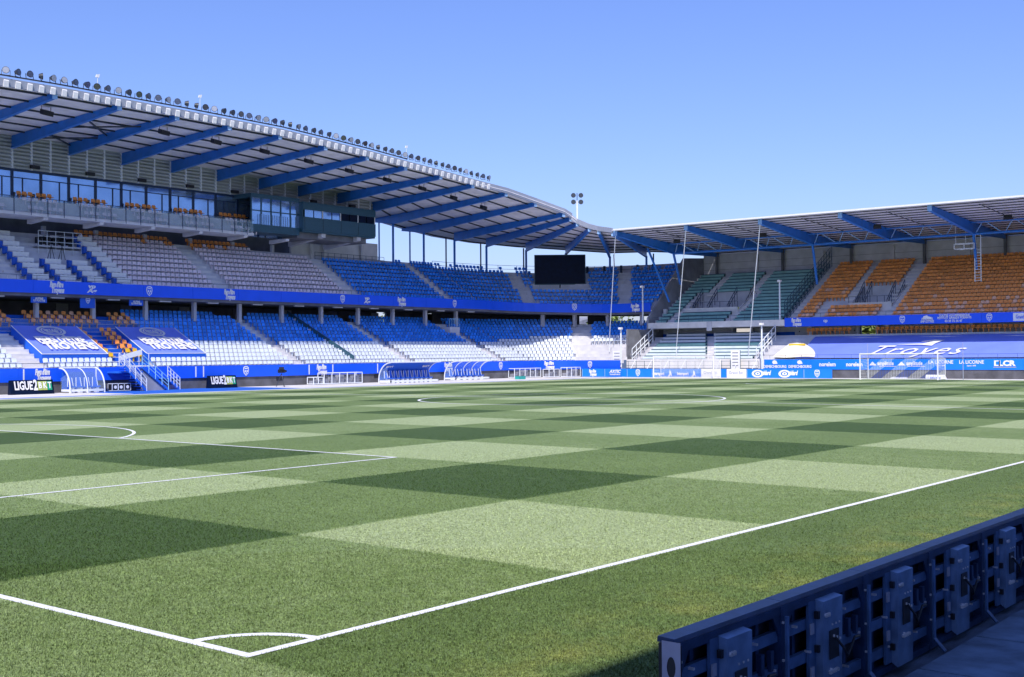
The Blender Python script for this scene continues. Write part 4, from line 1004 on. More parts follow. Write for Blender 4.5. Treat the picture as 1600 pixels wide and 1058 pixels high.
# long banner over the lower seats
def bz(x): return 2.02+(4.42-2.02)*(x-118.15)/(123.5-118.15)
yb1 = hy(1258, 545, 120.8)
def sheet(name, label, y0, y1, m, x0=118.15, x1=123.5, lean=0):
    t = thing(name, label, 'banner' if m == 'banner' else 'tarpaulin', (x0, (y0+y1)/2, bz(x0)))
    b = MB(); n = max(4, int((y1-y0)/1.2)); mm = 10
    def q(i, j):
        u, v = i/n, j/mm; x = x0+(x1-x0)*v; return (x, y0+(y1-y0)*u-lean*v*(u if m != 'banner' else 0), bz(x)+.05*math.sin(u*n*.9)*math.sin(v*9)-.02)
    for i in range(n):
        for j in range(mm): b.quad(q(i+1,j), q(i,j), q(i,j+1), q(i+1,j+1))
    o = b.build('sheet', m, t); return t
tb = sheet('long_banner', 'long lavender and blue town banner over the lower seats behind the far goal', YE0+.5, yb1, 'banner')
sl = Vector((123.5-118.15, 0, 4.42-2.02)).normalized()
def on_b(px, py):
    d = ray(px, py); a, c = Vector((118.15,0,2.02)), Vector((0,-1,0)).cross(sl); t = (a-CAM).dot(c)/d.dot(c); return CAM+d*t
q = on_b(1425, 549); wd = (on_b(1332, 549)-on_b(1518, 549)).length
text('Troyes', q, NY, sl, 3.3, 'white', tb, width=wd*.95, bold=.0, shear=.55, lift=.13, spacing=1.15)
nb = Vector(NY).cross(sl)*.13
for pts in (((1400,540),(1442,538.5),(1466,533.5),(1476,533),(1462,538),(1456,542),(1440,540.5)), ((1440,535.5),(1462,532.5),(1477,533),(1460,534.5))):
    MB().prism([on_b(*p)+nb for p in pts], nb.normalized()*.01).build('swoosh', 'white', tb)
ct = thing('cream_tarpaulin', 'cream tarpaulin over seats beside the white stair rail of the end stand', 'tarpaulin', (118.2, yb1, 1.9)); b = MB(); n = 9
def tq(i, j):
    u, v = i/n, j/n; x = 118.12+(122.2-118.12)*v; yr = hy(1273,561,118.2)*(1-v**1.6)+hy(1249,541,122)*v**1.6; yl = hy(1207,562,118.2)*(1-v)+hy(1236,541,122)*v; return (x, yr+(yl-yr)*u, bz(x)+.1+.05*math.sin(u*7+v*5))
for i in range(n):
    for j in range(n): b.quad(tq(i+1,j), tq(i,j), tq(i,j+1), tq(i+1,j+1))
b.build('sheet', 'cream', ct)
box1('tarpaulin_strap', 'seat_yellow', ES, 121.0, 121.15, hy(1250,548,121)-.6, hy(1238,548,121)+.4, 3.42, 3.6)

# ------------------------------------------------------------------ goals, boards and things on the touchline
def goal(name, label, X, y0, y1, depth, zg, stripes):
    t = thing(name, label, 'goal', (X, (y0+y1)/2, zg)); h = 2.44; b = MB()
    b.tube((X,y0,zg),(X,y0,zg+h+.06),.065,10); b.tube((X,y1,zg),(X,y1,zg+h+.06),.065,10); b.tube((X,y0,zg+h),(X,y1,zg+h),.065,10); b.build('goal_frame', 'white', t)
    b = MB()
    for y in (y0, y1): b.tube((X,y,zg+.05),(X+depth,y,zg+.05),.04,6); b.tube((X+depth,y,zg+.05),(X+depth,y,zg+2.0),.035,6)
    b.tube((X+depth,y0,zg+.05),(X+depth,y1,zg+.05),.04,6); b.build('ground_frame', 'white', t)
    b = MB(); n = 48; m = 16; P0 = lambda u, v: (X+depth, y0+(y1-y0)*u, zg+.05+1.95*v)
    for i in range(n+1):
        for j in range(m):
            b.cm = 1 if stripes and int((i*.16+j*.16+20)/1.25) % 2 else 0; b.bar(P0(i/n,j/m), P0(i/n,(j+1)/m), .016)
    for j in range(m+1):
        for i in range(n):
            b.cm = 1 if stripes and int((i*.16+j*.16+20)/1.25) % 2 else 0; b.bar(P0(i/n,j/m), P0((i+1)/n,j/m), .016)
    b.cm = 0
    for y in (y0, y1):
        for k in range(9): b.bar((X+depth*k/8,y,zg),(X+depth*k/8,y,zg+2.44-.44*k/8),.012); b.bar((X,y,zg+.3*k),(X+depth,y,zg+(.25)*k),.012)
    for k in range(40): y = y0+(y1-y0)*k/39; b.bar((X,y,zg+h),(X+depth,y,zg+2.0),.012)
    tag(b.build('net', ['net','banner_blue'], t), kind='stuff')
    return t
goal('goal', 'white goal with striped blue and white net on the far goal line', 105, 34-3.72, 34+3.72, 2.0, 0, True)
gy0, gy1 = hy(1116, 591, 112), hy(1020, 590, 112)
goal('training_goal', 'white spare goal standing in front of the corner advertising boards', 112, gy0+.1, gy1-.1, 1.6, -.15, False)
q = hit(1460, 593, 2, -.1)
t = thing('floor_board', 'small white slanted advert board beside the right post of the far goal', 'board', (108.5, hy(1462, 590, 108.5), -.16))
y0, y1 = hy(1478, 590, 108.5), hy(1447, 590, 108.5); fb = MB().hexa([(108.2,y0,-.15),(109,y0,-.15),(109,y1,-.15),(108.2,y1,-.15),(108.75,y0+.25,.42),(109,y0+.25,.42),(109,y1+.1,.42),(108.75,y1+.1,.42)]).build('panel', 'white', t)
text('amplitude', (108.46, (y0+y1)/2, .13), NY, (.5,0,.6), .28, 'banner_blue', fb, width=(y1-y0)*.7, lift=.03)
for px in (1396, 1409):
    yy = hy(px, 590, 109); t = thing('white_mat', 'small white floor mat lying behind the far goal net', 'mat', (109, yy, -.16), 0, 'white mats behind the goal'); local(MB().hexa([(-.5,-.35,0),(.5,-.35,0),(.5,.35,0),(-.5,.35,0),(-.5,-.35,.1),(.5,-.35,.32),(.5,.35,.32),(-.5,.35,.1)]).build('panel', 'white'), t)
# advertising boards in the corner
XBD = 115.0
def advert(px0, px1, m, label, items, trim=True):
    y1, y0 = hy(px0, 585, XBD), hy(px1, 585, XBD); t = thing('advert_board', label, 'board', (XBD, (y0+y1)/2, -.2))
    p = MB().box(XBD, XBD+.1, y0+.02, y1-.02, -.14, .84).build('panel', m, t)
    MB().box(XBD-.02, XBD+.14, y0, y1, -.24, -.142).build('base_rail', 'gutter', t)
    b = MB()
    for k in range(2): yy = y0+(y1-y0)*(k+.5)/2; b.bar((XBD+.12,yy,.6),(XBD+.6,yy,-.2),.06)
    b.build('stay', 'rail', t)
    if trim: MB().box(XBD-.012, XBD-.002, y1-.1, y1-.04, -.1, .8).build('edge_strip', 'steel_bright', t)
    for it in items:
        yy = hy(it[1], 585, XBD)
        if it[0] == 'c': crest((XBD, yy, .36), NY, UP, .82, p, m)
        elif it[0] == 's': slogan((XBD, yy, .36), NY, UP, .7, p)
        else:
            wd = abs(hy(it[1]-it[3]/2, 585, XBD)-hy(it[1]+it[3]/2, 585, XBD)); text(it[0], (XBD, yy, .36+it[5]), NY, UP, it[2], it[4], p, width=wd, bold=it[6], shear=it[7])
    return t, p
advert(909, 944, 'board_blue', 'blue advert board with white slogan, at the corner end', [('s', 926)])
advert(944.3, 979, 'board_blue', 'blue advert board with white lettering over a white bar', [('AXTIC', 961, .5, 16, 'white', .14, .05, .3), ('TRANSPORTS', 961, .22, 15, 'white', -.22, .04, 0)])
advert(979.3, 1018, 'board_blue', 'blue advert board with a single crest, left of the spare goal', [('c', 997)])
t, p = advert(1018.3, 1095, 'board_blue', 'long blue sports shop advert board behind the spare goal', [('intersport', 1029, .5, 24, 'white', -.08, .04, 0), ('intersport', 1067, .5, 24, 'white', -.08, .04, 0)])
for px in (1047, 1084): yy = hy(px, 585, XBD); MB().prism([(XBD-.03, yy+a*.3, .3+c*.36) for a, c in ((-1,-1),(-.3,-.5),(.3,-1),(1,-1),(.2,0),(.1,1),(-.3,.9))], (-.015,0,0)).build('logo', 'white', p)
advert(1095.3, 1126, 'white', 'white regional advert board with grey lettering beside the spare goal post', [('Grand Est', 1110, .5, 27, 'gutter', .05, -.005, 0)], False)
advert(1126.3, 1135, 'board_blue', 'short plain blue advert board between the two white ones', [], False)
advert(1135.3, 1166, 'white', 'white regional advert board with grey lettering under the tall white notice', [('Grand Est', 1150, .5, 27, 'gutter', .05, -.005, 0)], False)
t, p = advert(1166.3, 1255, 'board_blue', 'long blue advert board with two oval eye logos', [('uidard', 1197, .66, 18, 'white', .04, .05, .3), ('uidard', 1239, .66, 18, 'white', .04, .05, .3)])
for px in (1184, 1226):
    yy = hy(px, 585, XBD); b = MB()
    for k in range(20):
        a0, a1 = 2*math.pi*k/20, 2*math.pi*(k+1)/20; f = lambda r, a: (XBD-.03, yy-r*.72*math.cos(a), .33+r*.42*math.sin(a)); b.quad(f(1,a0), f(1,a1), f(.62,a1), f(.62,a0)); b.quad(f(.42,a0), f(.42,a1), f(.16,a1), f(.16,a0))
    b.build('logo', 'white', p)
advert(1255.3, 1300, 'board_blue', 'blue advert board with a single crest, nearest the far goal', [('c', 1277)])
# notices on the fence behind the boards, fence
fn = thing('corner_fence', 'low dark fence with white slanted stays behind the corner boards', 'fence', (116.6, 65, -.2))
b = MB()
for k in range(16): yy = YG+.6+k*1.15; b.tube((116.8,yy,-.2),(116.8,yy,1.75),.03,5)
for z in (.9, 1.2, 1.7): b.tube((116.8,YG+.6,z),(116.8,YE1-.3,z),.022,5)
b.build('rail', 'teal', fn)
b = MB()
for k in range(8): yy = YG+1+k*2.3; b.tube((116.1,yy,.75),(116.8,yy-.3,1.9),.035,5)
b.build('stay', 'rail_white', fn)
for px, w_, z0, z1, lb in ((1149, 14, .75, 2.95, 'tall white notice board with text lines behind the corner boards'), (964, 13, .8, 3.0, 'tall white notice board with grey pictures at the corner gate')):
    y0, y1 = hy(px+w_/2, 570, 116.5), hy(px-w_/2, 570, 116.5); t = thing('notice_board', lb, 'notice', (116.5, (y0+y1)/2, .2))
    MB().box(116.5, 116.56, y0, y1, z0, z1).build('panel', 'white', t); b = MB(); b.bar((116.6,y0,-.25),(116.6,y0,z1),.06); b.bar((116.6,y1,-.25),(116.6,y1,z1),.06); b.build('post', 'teal', t)
    b = MB()
    for k in range(5): z = z1-.35-.36*k; b.box(116.48, 116.495, y0+.2, y1-.2, z, z+.1)
    b.build('printed_lines', 'wall_grey', t)
# camera posts
for px, pt, pb, X, lb in ((970, 512, 590, 116.4, 'white camera post at the corner gate'), (1190, 505, 590, 116.4, 'white camera post beside the stair rail of the green benches'), (1218, 438, 500, 122.6, 'white camera post on the slab edge by the mesh fence'), (1004, 447, 505, 122.6, 'white camera post at the end of the corner fascia')):
    a, c = hit(px, pt, 0, X), hit(px, pb, 0, X); zb_ = max(c.z, -.25 if X < 120 else 6.3); t = thing('camera_post', lb, 'post', (X, a.y, zb_))
    MB().tube((X,a.y,zb_),(X,a.y,a.z),.11,8,.09).build('pole', 'rail_white', t); MB().box(X-.45, X-.02, a.y-.28, a.y+.08, a.z-.22, a.z+.02).build('camera', 'white', t)
for px, yb, pbx, pby, i in ((1070, 60.76, 1057, 542, 0), (1183, 51.61, 1170, 545, 1), (967, 70.2, 952, 535, 2)):
    q = hit(pbx, pby, 0, 118.6); t = thing('stay_cable', ('white cable from the roof beam down to the green benches, left of the notice board', 'white cable from the roof beam down to the green benches, right of the notice board', 'white cable from the first roof beam down to the corner stand')[i], 'cable', (q.x, q.y, q.z))
    MB().tube((XT-.05, yb, ZTIP-.2), q, .05, 6).build('cable', 'rail_white', t); MB().tube((q.x,q.y,q.z-1.2), q, .05, 6).build('anchor', 'rail_white', t)
for px, X in ((1505, 107.0), (1356, 107.0)):
    yy = hy(px, 590, X); t = thing('net_pole', 'thin grey net pole behind the far goal', 'pole', (X, yy, -.16), 0, 'net poles behind the goal'); local(MB().tube((0,0,0),(0,0,3.6),.035,6).build('pole', 'gutter'), t); local(MB().tube((0,0,0),(0,0,.05),.16,8).build('foot', 'gutter'), t)
# boards with the league name
def league(px0, px1, pt, pb, Y, label):
    x0, x1 = hx(px0, pb, Y), hx(px1, pb, Y); z0, z1 = -.19, .95; wd = x1-x0
    t = thing('league_board', label, 'board', ((x0+x1)/2, Y, z0)); p = MB().hexa([(x0,Y-.3,z0),(x1,Y-.3,z0),(x1,Y+.2,z0),(x0,Y+.2,z0),(x0,Y-.02,z1),(x1,Y-.02,z1),(x1,Y+.06,z1),(x0,Y+.06,z1)]).build('panel', 'screen', t)
    u = Vector((0,.28,z1-z0)).normalized(); c = lambda f, v: (x0+wd*f, Y-.3+.28*v, z0+(z1-z0)*v)
    text('LIGUE', c(.3,.58), PX, u, .95, 'white', p, width=wd*.44, bold=.03, lift=.05); text('2', c(.575,.6), PX, u, 1.15, 'white', p, width=wd*.1, bold=.04, lift=.05)
    for f, m, s in ((.68,'lime_sign','B'), (.79,'lime_sign','K'), (.9,'green_sign','T')):
        n = Vector(PX).cross(u)*.045; a = Vector(c(f,.58)); e = Vector(PX)*wd*.052; g = u*.36; MB().prism([a-e-g+n, a+e-g+n, a+e+g+n, a-e+g+n], n*.3).build('letter_tile', m, p); text(s, tuple(a), PX, u, .7, 'white', p, width=wd*.075, bold=.03, lift=.08)
league(14, 82, 598, 615, 81.2, 'black league name board left of the small four-seat shelter')
league(324, 368, 591, 604, 81.6, 'black league name board right of the players stairs')
# team shelters
def shelter(name, label, x0, x1, yf, yb, h, seats, flip=False, panels=4, shell='banner_blue'):
    zg = -.18; t = thing(name, label, 'dugout', ((x0+x1)/2, (yf+yb)/2, zg)); n = 10; prof = []
    for i in range(n+1):
        a = math.pi/2*i/n; y = (yf+(yb-yf)*math.cos(a)) if not flip else (yb-(yb-yf)*math.cos(a)); prof.append((y, zg+.35+(h-.35)*math.sin(a)))
    b = MB()
    for i in range(n): (y0,z0),(y1,z1) = prof[i], prof[i+1]; b.quad((x0,y0,z0),(x1,y0,z0),(x1,y1,z1),(x0,y1,z1))
    b.build('shell', shell, t)
    for k in range(panels+1):
        x = x0+(x1-x0)*k/panels; MB().path([(x,y,z) for y, z in [(prof[0][0], zg)]+prof], .06 if k in (0,panels) else .04).build('rib', 'rail_white', t)
    b = MB(); b.tube((x0-.1,prof[-1][0],prof[-1][1]+.03),(x1+.3,prof[-1][0],prof[-1][1]+.03),.07,6); b.box(x0,x1,yf,yf+.1,zg+.12,zg+.3); b.box(x0,x0+.1,yf,yb,zg+.12,zg+.3); b.box(x1-.1,x1,yf,yb,zg+.12,zg+.3); b.box(x0,x1,yb-.1,yb,zg+.12,zg+.3); b.build('base_frame', 'rail_white', t)
    MB().quad((x0+.02,yb,zg+.3),(x0+.02,yf+.5,zg+.3),(x0+.02,yf+.5 if not flip else yf+.3,zg+h*.8),(x0+.02,yb,zg+h*.6)).build('end_pane', 'glass_clear', t)
    if flip or shell == 'glass_clear': MB().quad((x0+.08,yb-.05,zg+.3),(x1-.08,yb-.05,zg+.3),(x1-.08,yb-.05,zg+(h*.85 if flip else .9)),(x0+.08,yb-.05,zg+(h*.85 if flip else .9))).build('back_panel', 'banner_blue', t)
    for k in range(seats):
        x = x0+.45+(x1-x0-.9)*k/max(1, seats-1); ym = (yf+yb)/2+(.15 if not flip else -.1)
        s = MB(); s.hexa([(x-.22,ym-.35,zg+.45),(x+.22,ym-.35,zg+.45),(x+.22,ym+.2,zg+.42),(x-.22,ym+.2,zg+.42),(x-.22,ym-.35,zg+.56),(x+.22,ym-.35,zg+.56),(x+.22,ym+.2,zg+.54),(x-.22,ym+.2,zg+.54)])
        s.hexa([(x-.23,ym+.1,zg+.5),(x+.23,ym+.1,zg+.5),(x+.23,ym+.24,zg+.5),(x-.23,ym+.24,zg+.5),(x-.16,ym+.22,zg+1.3),(x+.16,ym+.22,zg+1.3),(x+.16,ym+.32,zg+1.3),(x-.16,ym+.32,zg+1.3)]); s = s.build('bench_seat', 'banner_blue', t)
        q = MB(); q.bar((x-.25,ym+.08,zg+.5),(x-.18,ym+.2,zg+1.25),.05); q.bar((x+.25,ym+.08,zg+.5),(x+.18,ym+.2,zg+1.25),.05); q.box(x-.12,x+.12,ym-.3,ym+.1,zg+.0,zg+.44); q.build('seat_trim', 'rail_white', s)
    return t
x0, x1 = hx(603, 598, 78), hx(678, 598, 78)
t = shelter('team_shelter', 'long team shelter with ten blue seats and a solid blue back', x0, x1, 77.3, 79.0, 2.1, 10, panels=1)
for x in (x0+.9, x1-.9): text('BWT', (x, 78.35, 1.52), PX, (0,-.6,.8), .3, 'white', t, width=.8, bold=.02, lift=.05)
x0, x1 = hx(704, 594, 80.8), hx(757, 594, 80.8); shelter('team_shelter', 'team shelter with clear ribbed roof panels and blue benches', x0, x1, 80.0, 81.7, 2.1, 6, panels=4, shell='glass_clear')
MB().box(x0+.2, x1-.2, 81.0, 81.1, .2, .95)
x0, x1 = hx(101, 610, 81), hx(155, 610, 81); shelter('team_shelter', 'small shelter with four blue seats below the first slogan banner', x0, x1, 80.2, 81.6, 2.0, 4, flip=True, panels=2, shell='glass_clear')
# white storage cages along the wall
def cage(px0, px1, h, label, Y=81.3, nb=5):
    x0, x1 = hx(px0, 595, Y), hx(px1, 595, Y); t = thing('storage_cage', label, 'cage', ((x0+x1)/2, Y, -.18)); b = MB(); z0, z1 = -.15, h
    for k in range(nb+1):
        x = x0+(x1-x0)*k/nb; b.tube((x,Y,z0),(x,Y,z1),.045,6)
        if k in (0, nb): b.tube((x,Y+.9,z0),(x,Y+.9,z1),.045,6); b.tube((x,Y,z1),(x,Y+.9,z1),.045,6); b.tube((x,Y,z0+.05),(x,Y+.9,z0+.05),.045,6)
    for z in (z0+.05, z1): b.tube((x0,Y,z),(x1,Y,z),.05,6); b.tube((x0,Y+.9,z),(x1,Y+.9,z),.045,6)
    b.build('cage_frame', 'rail_white', t); b = MB()
    for k in range(int((x1-x0)/.25)): x = x0+.12+k*.25; b.bar((x,Y+.03,z0),(x,Y+.03,z1),.012)
    for k in range(6): z = z0+(z1-z0)*k/6; b.bar((x0,Y+.03,z),(x1,Y+.03,z),.018)
    b.build('cage_mesh', 'gutter', t)
    b = MB(); w = x1-x0
    for k in range(nb): xa = x0+w*(k+.1)/nb; b.box(xa, xa+w*.7/nb, Y+.25, Y+.75, z0+.02, z0+.15+(h-z0)*(.3+.45*((k*7) % 5)/5))
    b.build('stored_goods', 'wall_grey', t)
cage(490, 505, .55, 'low white storage cage left of the large cage below the slogan on the lower fascia', nb=2)
cage(506.5, 566, .95, 'large white five-bay storage cage left of the ten-seat team shelter')
cage(804, 845, .95, 'white storage cage by the small teal box right of the clear team shelter', Y=81.6); cage(858, 874, .8, 'narrow white storage cage between two larger ones near the corner', Y=79.6, nb=2); cage(886, 907, 1.0, 'tall white storage cage at the corner beside the first advert board', Y=78.2, nb=3)
t = thing('teal_case', 'small teal case on the path by the storage cages', 'case', (hx(813, 592, 77), 77, -.185)); local(MB().box(-.6, .6, -.3, .3, 0, .3).build('body', 'teal_box'), t); local(MB().box(-.62, .62, -.32, .32, .3, .36).build('lid', 'teal_box'), t)
for k, px in enumerate((177, 186, 196)):
    x = hx(px, 606, 81.2); t = thing('flight_case', 'black flight case with white edges beside the players stairs', 'case', (x, 81.2, -.18), 0, 'flight cases by the stairs')
    local(MB().box(-.3,.3,-.3,.3,.08,.66).build('body', 'black'), t); b = MB()
    for a in (-.3,.3):
        for z in (.08,.66): b.bar((-.3,a,z),(.3,a,z),.04); b.bar((a,-.3,z),(a,.3,z),.04)
        b.bar((a,-.3,.08),(a,-.3,.66),.04); b.bar((a,.3,.08),(a,.3,.66),.04)
    local(b.build('edging', 'rail_white'), t); local(MB().tube((0,-.31,.37),(0,-.33,.37),.14,10).build('badge', 'white'), t)
# television camera on its tripod
x = hx(440, 604, 78.5); t = thing('tripod_camera', 'black television camera on a tripod beside the blue running strip', 'camera', (x, 78.5, -.18))
b = MB()
for a in (.4, 2.5, 4.6): b.tube((0,0,1.25),(.5*math.cos(a),.5*math.sin(a),0),.03,5)
local(b.build('tripod', 'dark_metal'), t); local(MB().box(-.16,.16,-.3,.35,1.3,1.62).build('camera_body', 'black'), t); local(MB().tube((0,-.3,1.46),(0,-.62,1.46),.09,8,.12).build('lens', 'black'), t)
local(MB().box(-.3,.3,-.02,.02,1.5,1.85).build('monitor', 'dark_metal'), t); local(MB().bar((.1,.3,1.4),(.35,.75,1.2),.03).build('pan_bar', 'dark_metal'), t)
# stairs from the lounge to the pitch
st = thing('players_stairs', 'steel stairs with white and cyan rails from carpeted tier down to the pitch', 'stairs', (hx(235, 606, 80.8), 80.8, -.18))
def pl(px, py, Y): return hit(px, py, 1, Y)
w0 = pl(222, 574, 80.9); w1 = pl(222, 609, 80.9); w2 = pl(261, 609, 80.9)
for v in (w1, w2): v.z = -.19
MB().prism([w1, w2, w0], (0, .25, 0)).build('ramp_wall', 'wall_grey', st)
def flight(pa, pb, Y, dy, m, rails):
    a, c = pl(*pa, Y), pl(*pb, Y); c.z = -.15; n = 9; s = MB()
    for k in range(n): q = a+(c-a)*((k+.5)/n); s.box(q.x-.22, q.x+.22, Y, Y+dy, q.z-.05, q.z)
    s.bar((a.x,Y,a.z-.1),(c.x,Y,c.z-.0),.06,.2); s.build('steps', 'carpet', st)
    for yy in rails:
        b = MB()
        for h in (.35, .65, 1.0): b.tube((a.x,yy,a.z+h),(c.x,yy,c.z+h),.035,6)
        for k in range(5): q = a+(c-a)*(k/4); b.tube((q.x,yy,q.z-.1),(q.x,yy,q.z+1.0),.035,6)
        b.build('hand_rail', m, st)
flight((222, 572), (263, 609), 80.75, 1.3, 'rail_cyan', (80.72,)); flight((194, 570), (229, 610), 79.9, 1.0, 'rail_white', (79.88, 80.6)); flight((262, 590), (281, 607), 81.2, 1.0, 'rail_white', (81.18,))
MB().prism([pl(187,556,80.6), pl(187,564,80.6), pl(222,554,80.6), pl(222,546,80.6)], (0,.06,0)).build('sign_board', 'white', st)
MB().box(pl(186,560,80.7).x, pl(223,560,80.7).x, 80.7, 83.4, 1.35, 1.5).build('landing', 'carpet', st)
b = MB()
for k in range(4): x = pl(186,560,83).x+k*1.0; b.tube((x,83.0,1.6),(x,83.0,3.0),.03,5)
b.build('landing_post', 'rail_white', st)
# glass screens and hanging signs in the lounge block
for px in (60, 212): 
    x = hx(px, 463, YU+.6); o = box1('hanging_sign', 'banner_blue', MS, x-.75, x+.75, YU+.5, YU+.6, 7.55, 8.1); text('ALPINE\nLE MAÎTRE', (x, YU+.5, 7.83), PX, UP, .24, 'white', o, width=1.2, bold=.03)
x = hx(136, 463, YU+.6); o = box1('hanging_sign', 'banner_blue', MS, x-.75, x+.75, YU+.5, YU+.6, 7.2, 8.37); crest((x, YU+.5, 7.9), PX, UP, .6, o, 'banner_blue')
b = MB()
for k in range(14): xx = lounge0-4+k*1.5; b.quad((xx,CC[1]+LROW[9][0]+.35,LROW[9][1]+.02),(xx+1.44,CC[1]+LROW[9][0]+.35,LROW[9][1]+.02),(xx+1.44,CC[1]+LROW[9][0]+.35,LROW[9][1]+1.15),(xx,CC[1]+LROW[9][0]+.35,LROW[9][1]+1.15))
b.build('glass_screen', 'glass_clear', MS)
# vents in the front wall
for px in (264, 438, 502, 590): x = hx(px, 590, YF); box1('wall_vent', 'black', MS, x-.45, x+.45, YF+.05, YF+.078, .3, .66)

# ------------------------------------------------------------------ perimeter board seen from behind
def led_module():
    t = thing('perimeter_board', 'back of a blue perimeter display cabinet in the row by the paving', 'display board', (0,0,0), 0, 'perimeter display cabinets')
    Lm = 1.64; z0, z1 = 0, 1.0
    def add(nm, mb, m, p=None): o = mb.build(nm, m); o.parent = p or t; return o
    add('display_face', MB().box(.01, Lm-.01, .045, .1, .02, z1-.03), 'led_dark')
    add('top_cap', MB().hexa([(0,-.045,z1-.02),(Lm-.006,-.045,z1-.02),(Lm-.006,.105,z1-.02),(0,.105,z1-.02),(.0,-.035,z1+.012),(Lm-.006,-.035,z1+.012),(Lm-.006,.1,z1+.02),(.0,.1,z1+.02)]), 'led_frame')
    b = MB(); b.box(.0,.06,-.06,.05,0,z1-.022); b.box(Lm-.066,Lm-.006,-.06,.05,0,z1-.022); b.box(.06,Lm-.066,-.055,.05,z1-.09,z1-.022); b.box(.06,Lm-.066,-.055,.05,0,.06)
    b.prism([(.06,-.05,z1-.09),(.06,-.05,z1-.26),(.17,-.05,z1-.09)],(0,.02,0)); b.prism([(Lm-.066,-.05,z1-.26),(Lm-.066,-.05,z1-.09),(Lm-.18,-.05,z1-.09)],(0,.02,0)); add('frame', b, 'led_frame')
    for z in (.15, .43, .7): add('cross_rail', MB().box(.06, Lm-.066, -.03, .015, z, z+.09), 'led_rail')
    for x in (.3, 1.3): add('inner_post', MB().box(x, x+.05, .02, .044, .06, z1-.09), 'led_frame')
    for x in (1.24, 1.4): add('connector', MB().box(x, x+.05, -.06, -.02, .5, .66), 'led_frame')
    x0 = .58; pb = add('power_box', MB().hexa([(x0,-.12,.04),(x0+.38,-.12,.04),(x0+.38,-.03,.1),(x0,-.03,.1),(x0,-.13,.92),(x0+.38,-.13,.92),(x0+.38,-.03,.94),(x0,-.03,.94)]), 'led_box')
    add('side_flange', MB().box(x0-.13, x0, -.06, -.035, .08, .93), 'led_rail', pb)
    for z in (.2, .5, .78): add('hinge', MB().box(x0-.035, x0-.002, -.1, -.062, z, z+.06), 'led_dark', pb)
    for z in (.3, .66): add('latch', MB().box(x0-.12, x0-.06, -.075, -.062, z, z+.09), 'gutter', pb)
    add('socket_plate', MB().box(x0+.11, x0+.29, -.136, -.13, .42, .66), 'led_dark', pb)
    b = MB()
    for k in range(3): b.box(x0+.17+k*.06, x0+.19+k*.06, -.146, -.136, .6-.02*k, .62-.02*k)
    for k in range(3): b.box(x0+.16+k*.07, x0+.175+k*.07, -.137, -.13, .7, .715)
    tag(add('indicator_lamps', b, 'led_bolt', pb), kind='stuff')
    b = MB(); pts = [(x0+.2,-.14,.6),(x0+.25,-.2,.5),(x0+.36,-.18,.42),(x0+.5,-.12,.38),(x0+.7,-.1,.5),(x0+.85,-.08,.48)]; b.path(pts, .012, 6); add('cable', b, 'led_dark')
    b = MB()
    for x, z in ((.2,.77),(.45,.52),(.5,.24),(1.15,.76),(1.2,.25),(1.45,.5),(.03,.2),(.03,.5),(.03,.53),(.03,.56),(1.6,.3),(1.6,.55),(.03,.85),(1.6,.85)): b.box(x-.009,x+.009,-.075,-.02,z-.006,z+.012)
    tag(add('bolts', b, 'led_bolt'), kind='stuff')
    b = MB(); b.tube((Lm-.02,-.09,.9),(Lm-.02,-.09,.12),.02,6); b.tube((Lm-.02,-.09,.12),(Lm-.02,-.2,.0),.02,6); add('support_strut', b, 'led_rail')
    o = text('abacro', (x0+.19, -.13, .32), PX, UP, .07, 'led_bolt', None, width=.22, lift=.004); o.parent = pb; o.matrix_parent_inverse = Matrix()
    o = text('0500', (x0+.07, -.13, .8), PX, UP, .05, 'led_bolt', None, width=.1, lift=.004); o.parent = pb; o.matrix_parent_inverse = Matrix()
    return t
LB = led_module()
for k in range(20):
    o = LB if k == 0 else copy_tree(LB); o.location = (-.2+1.645*k, -4.78, -.27); o.rotation_euler = (0,0,-.004)
LB['label'] = 'back of a blue perimeter display cabinet, the one with the grey end plate'
o = thing('end_plate', 'grey end plate with an oval hole closing the row of perimeter cabinets', 'end plate', (-.215, -4.78, -.27))
b = MB(); hp = [(.035*math.cos(2*math.pi*k/16), .075*math.sin(2*math.pi*k/16)) for k in range(16)]
def ring(y, z): return (-.012, y, z)
oc = [(-.1,1.0),(.05,1.0),(.05,.0),(-.1,.0)]; pts_o = [(-.025+.075*max(-1,min(1,1.5*math.cos(a))), .82+.16*max(-1,min(1,1.5*math.sin(a)))) for a in [2*math.pi*k/16 for k in range(16)]]
for k in range(16):
    j = (k+1) % 16; b.quad(ring(pts_o[k][0],pts_o[k][1]), ring(pts_o[j][0],pts_o[j][1]), ring(-.025+hp[j][0],.82+hp[j][1]), ring(-.025+hp[k][0],.82+hp[k][1]))
b.quad(ring(-.1,0),ring(.05,0),ring(.05,.66),ring(-.1,.66)); b.quad(ring(-.1,.98),ring(.05,.98),ring(.05,1.0),ring(-.1,1.0)); local(b.build('plate', 'steel_end' if 'steel_end' in MT else mat('steel_end', (.32,.33,.42), .4, metal=.2, var=.1).name), o)
local(MB().box(-.008, .006, -.1, .05, 0, .98).build('plate_back', 'led_dark'), o)

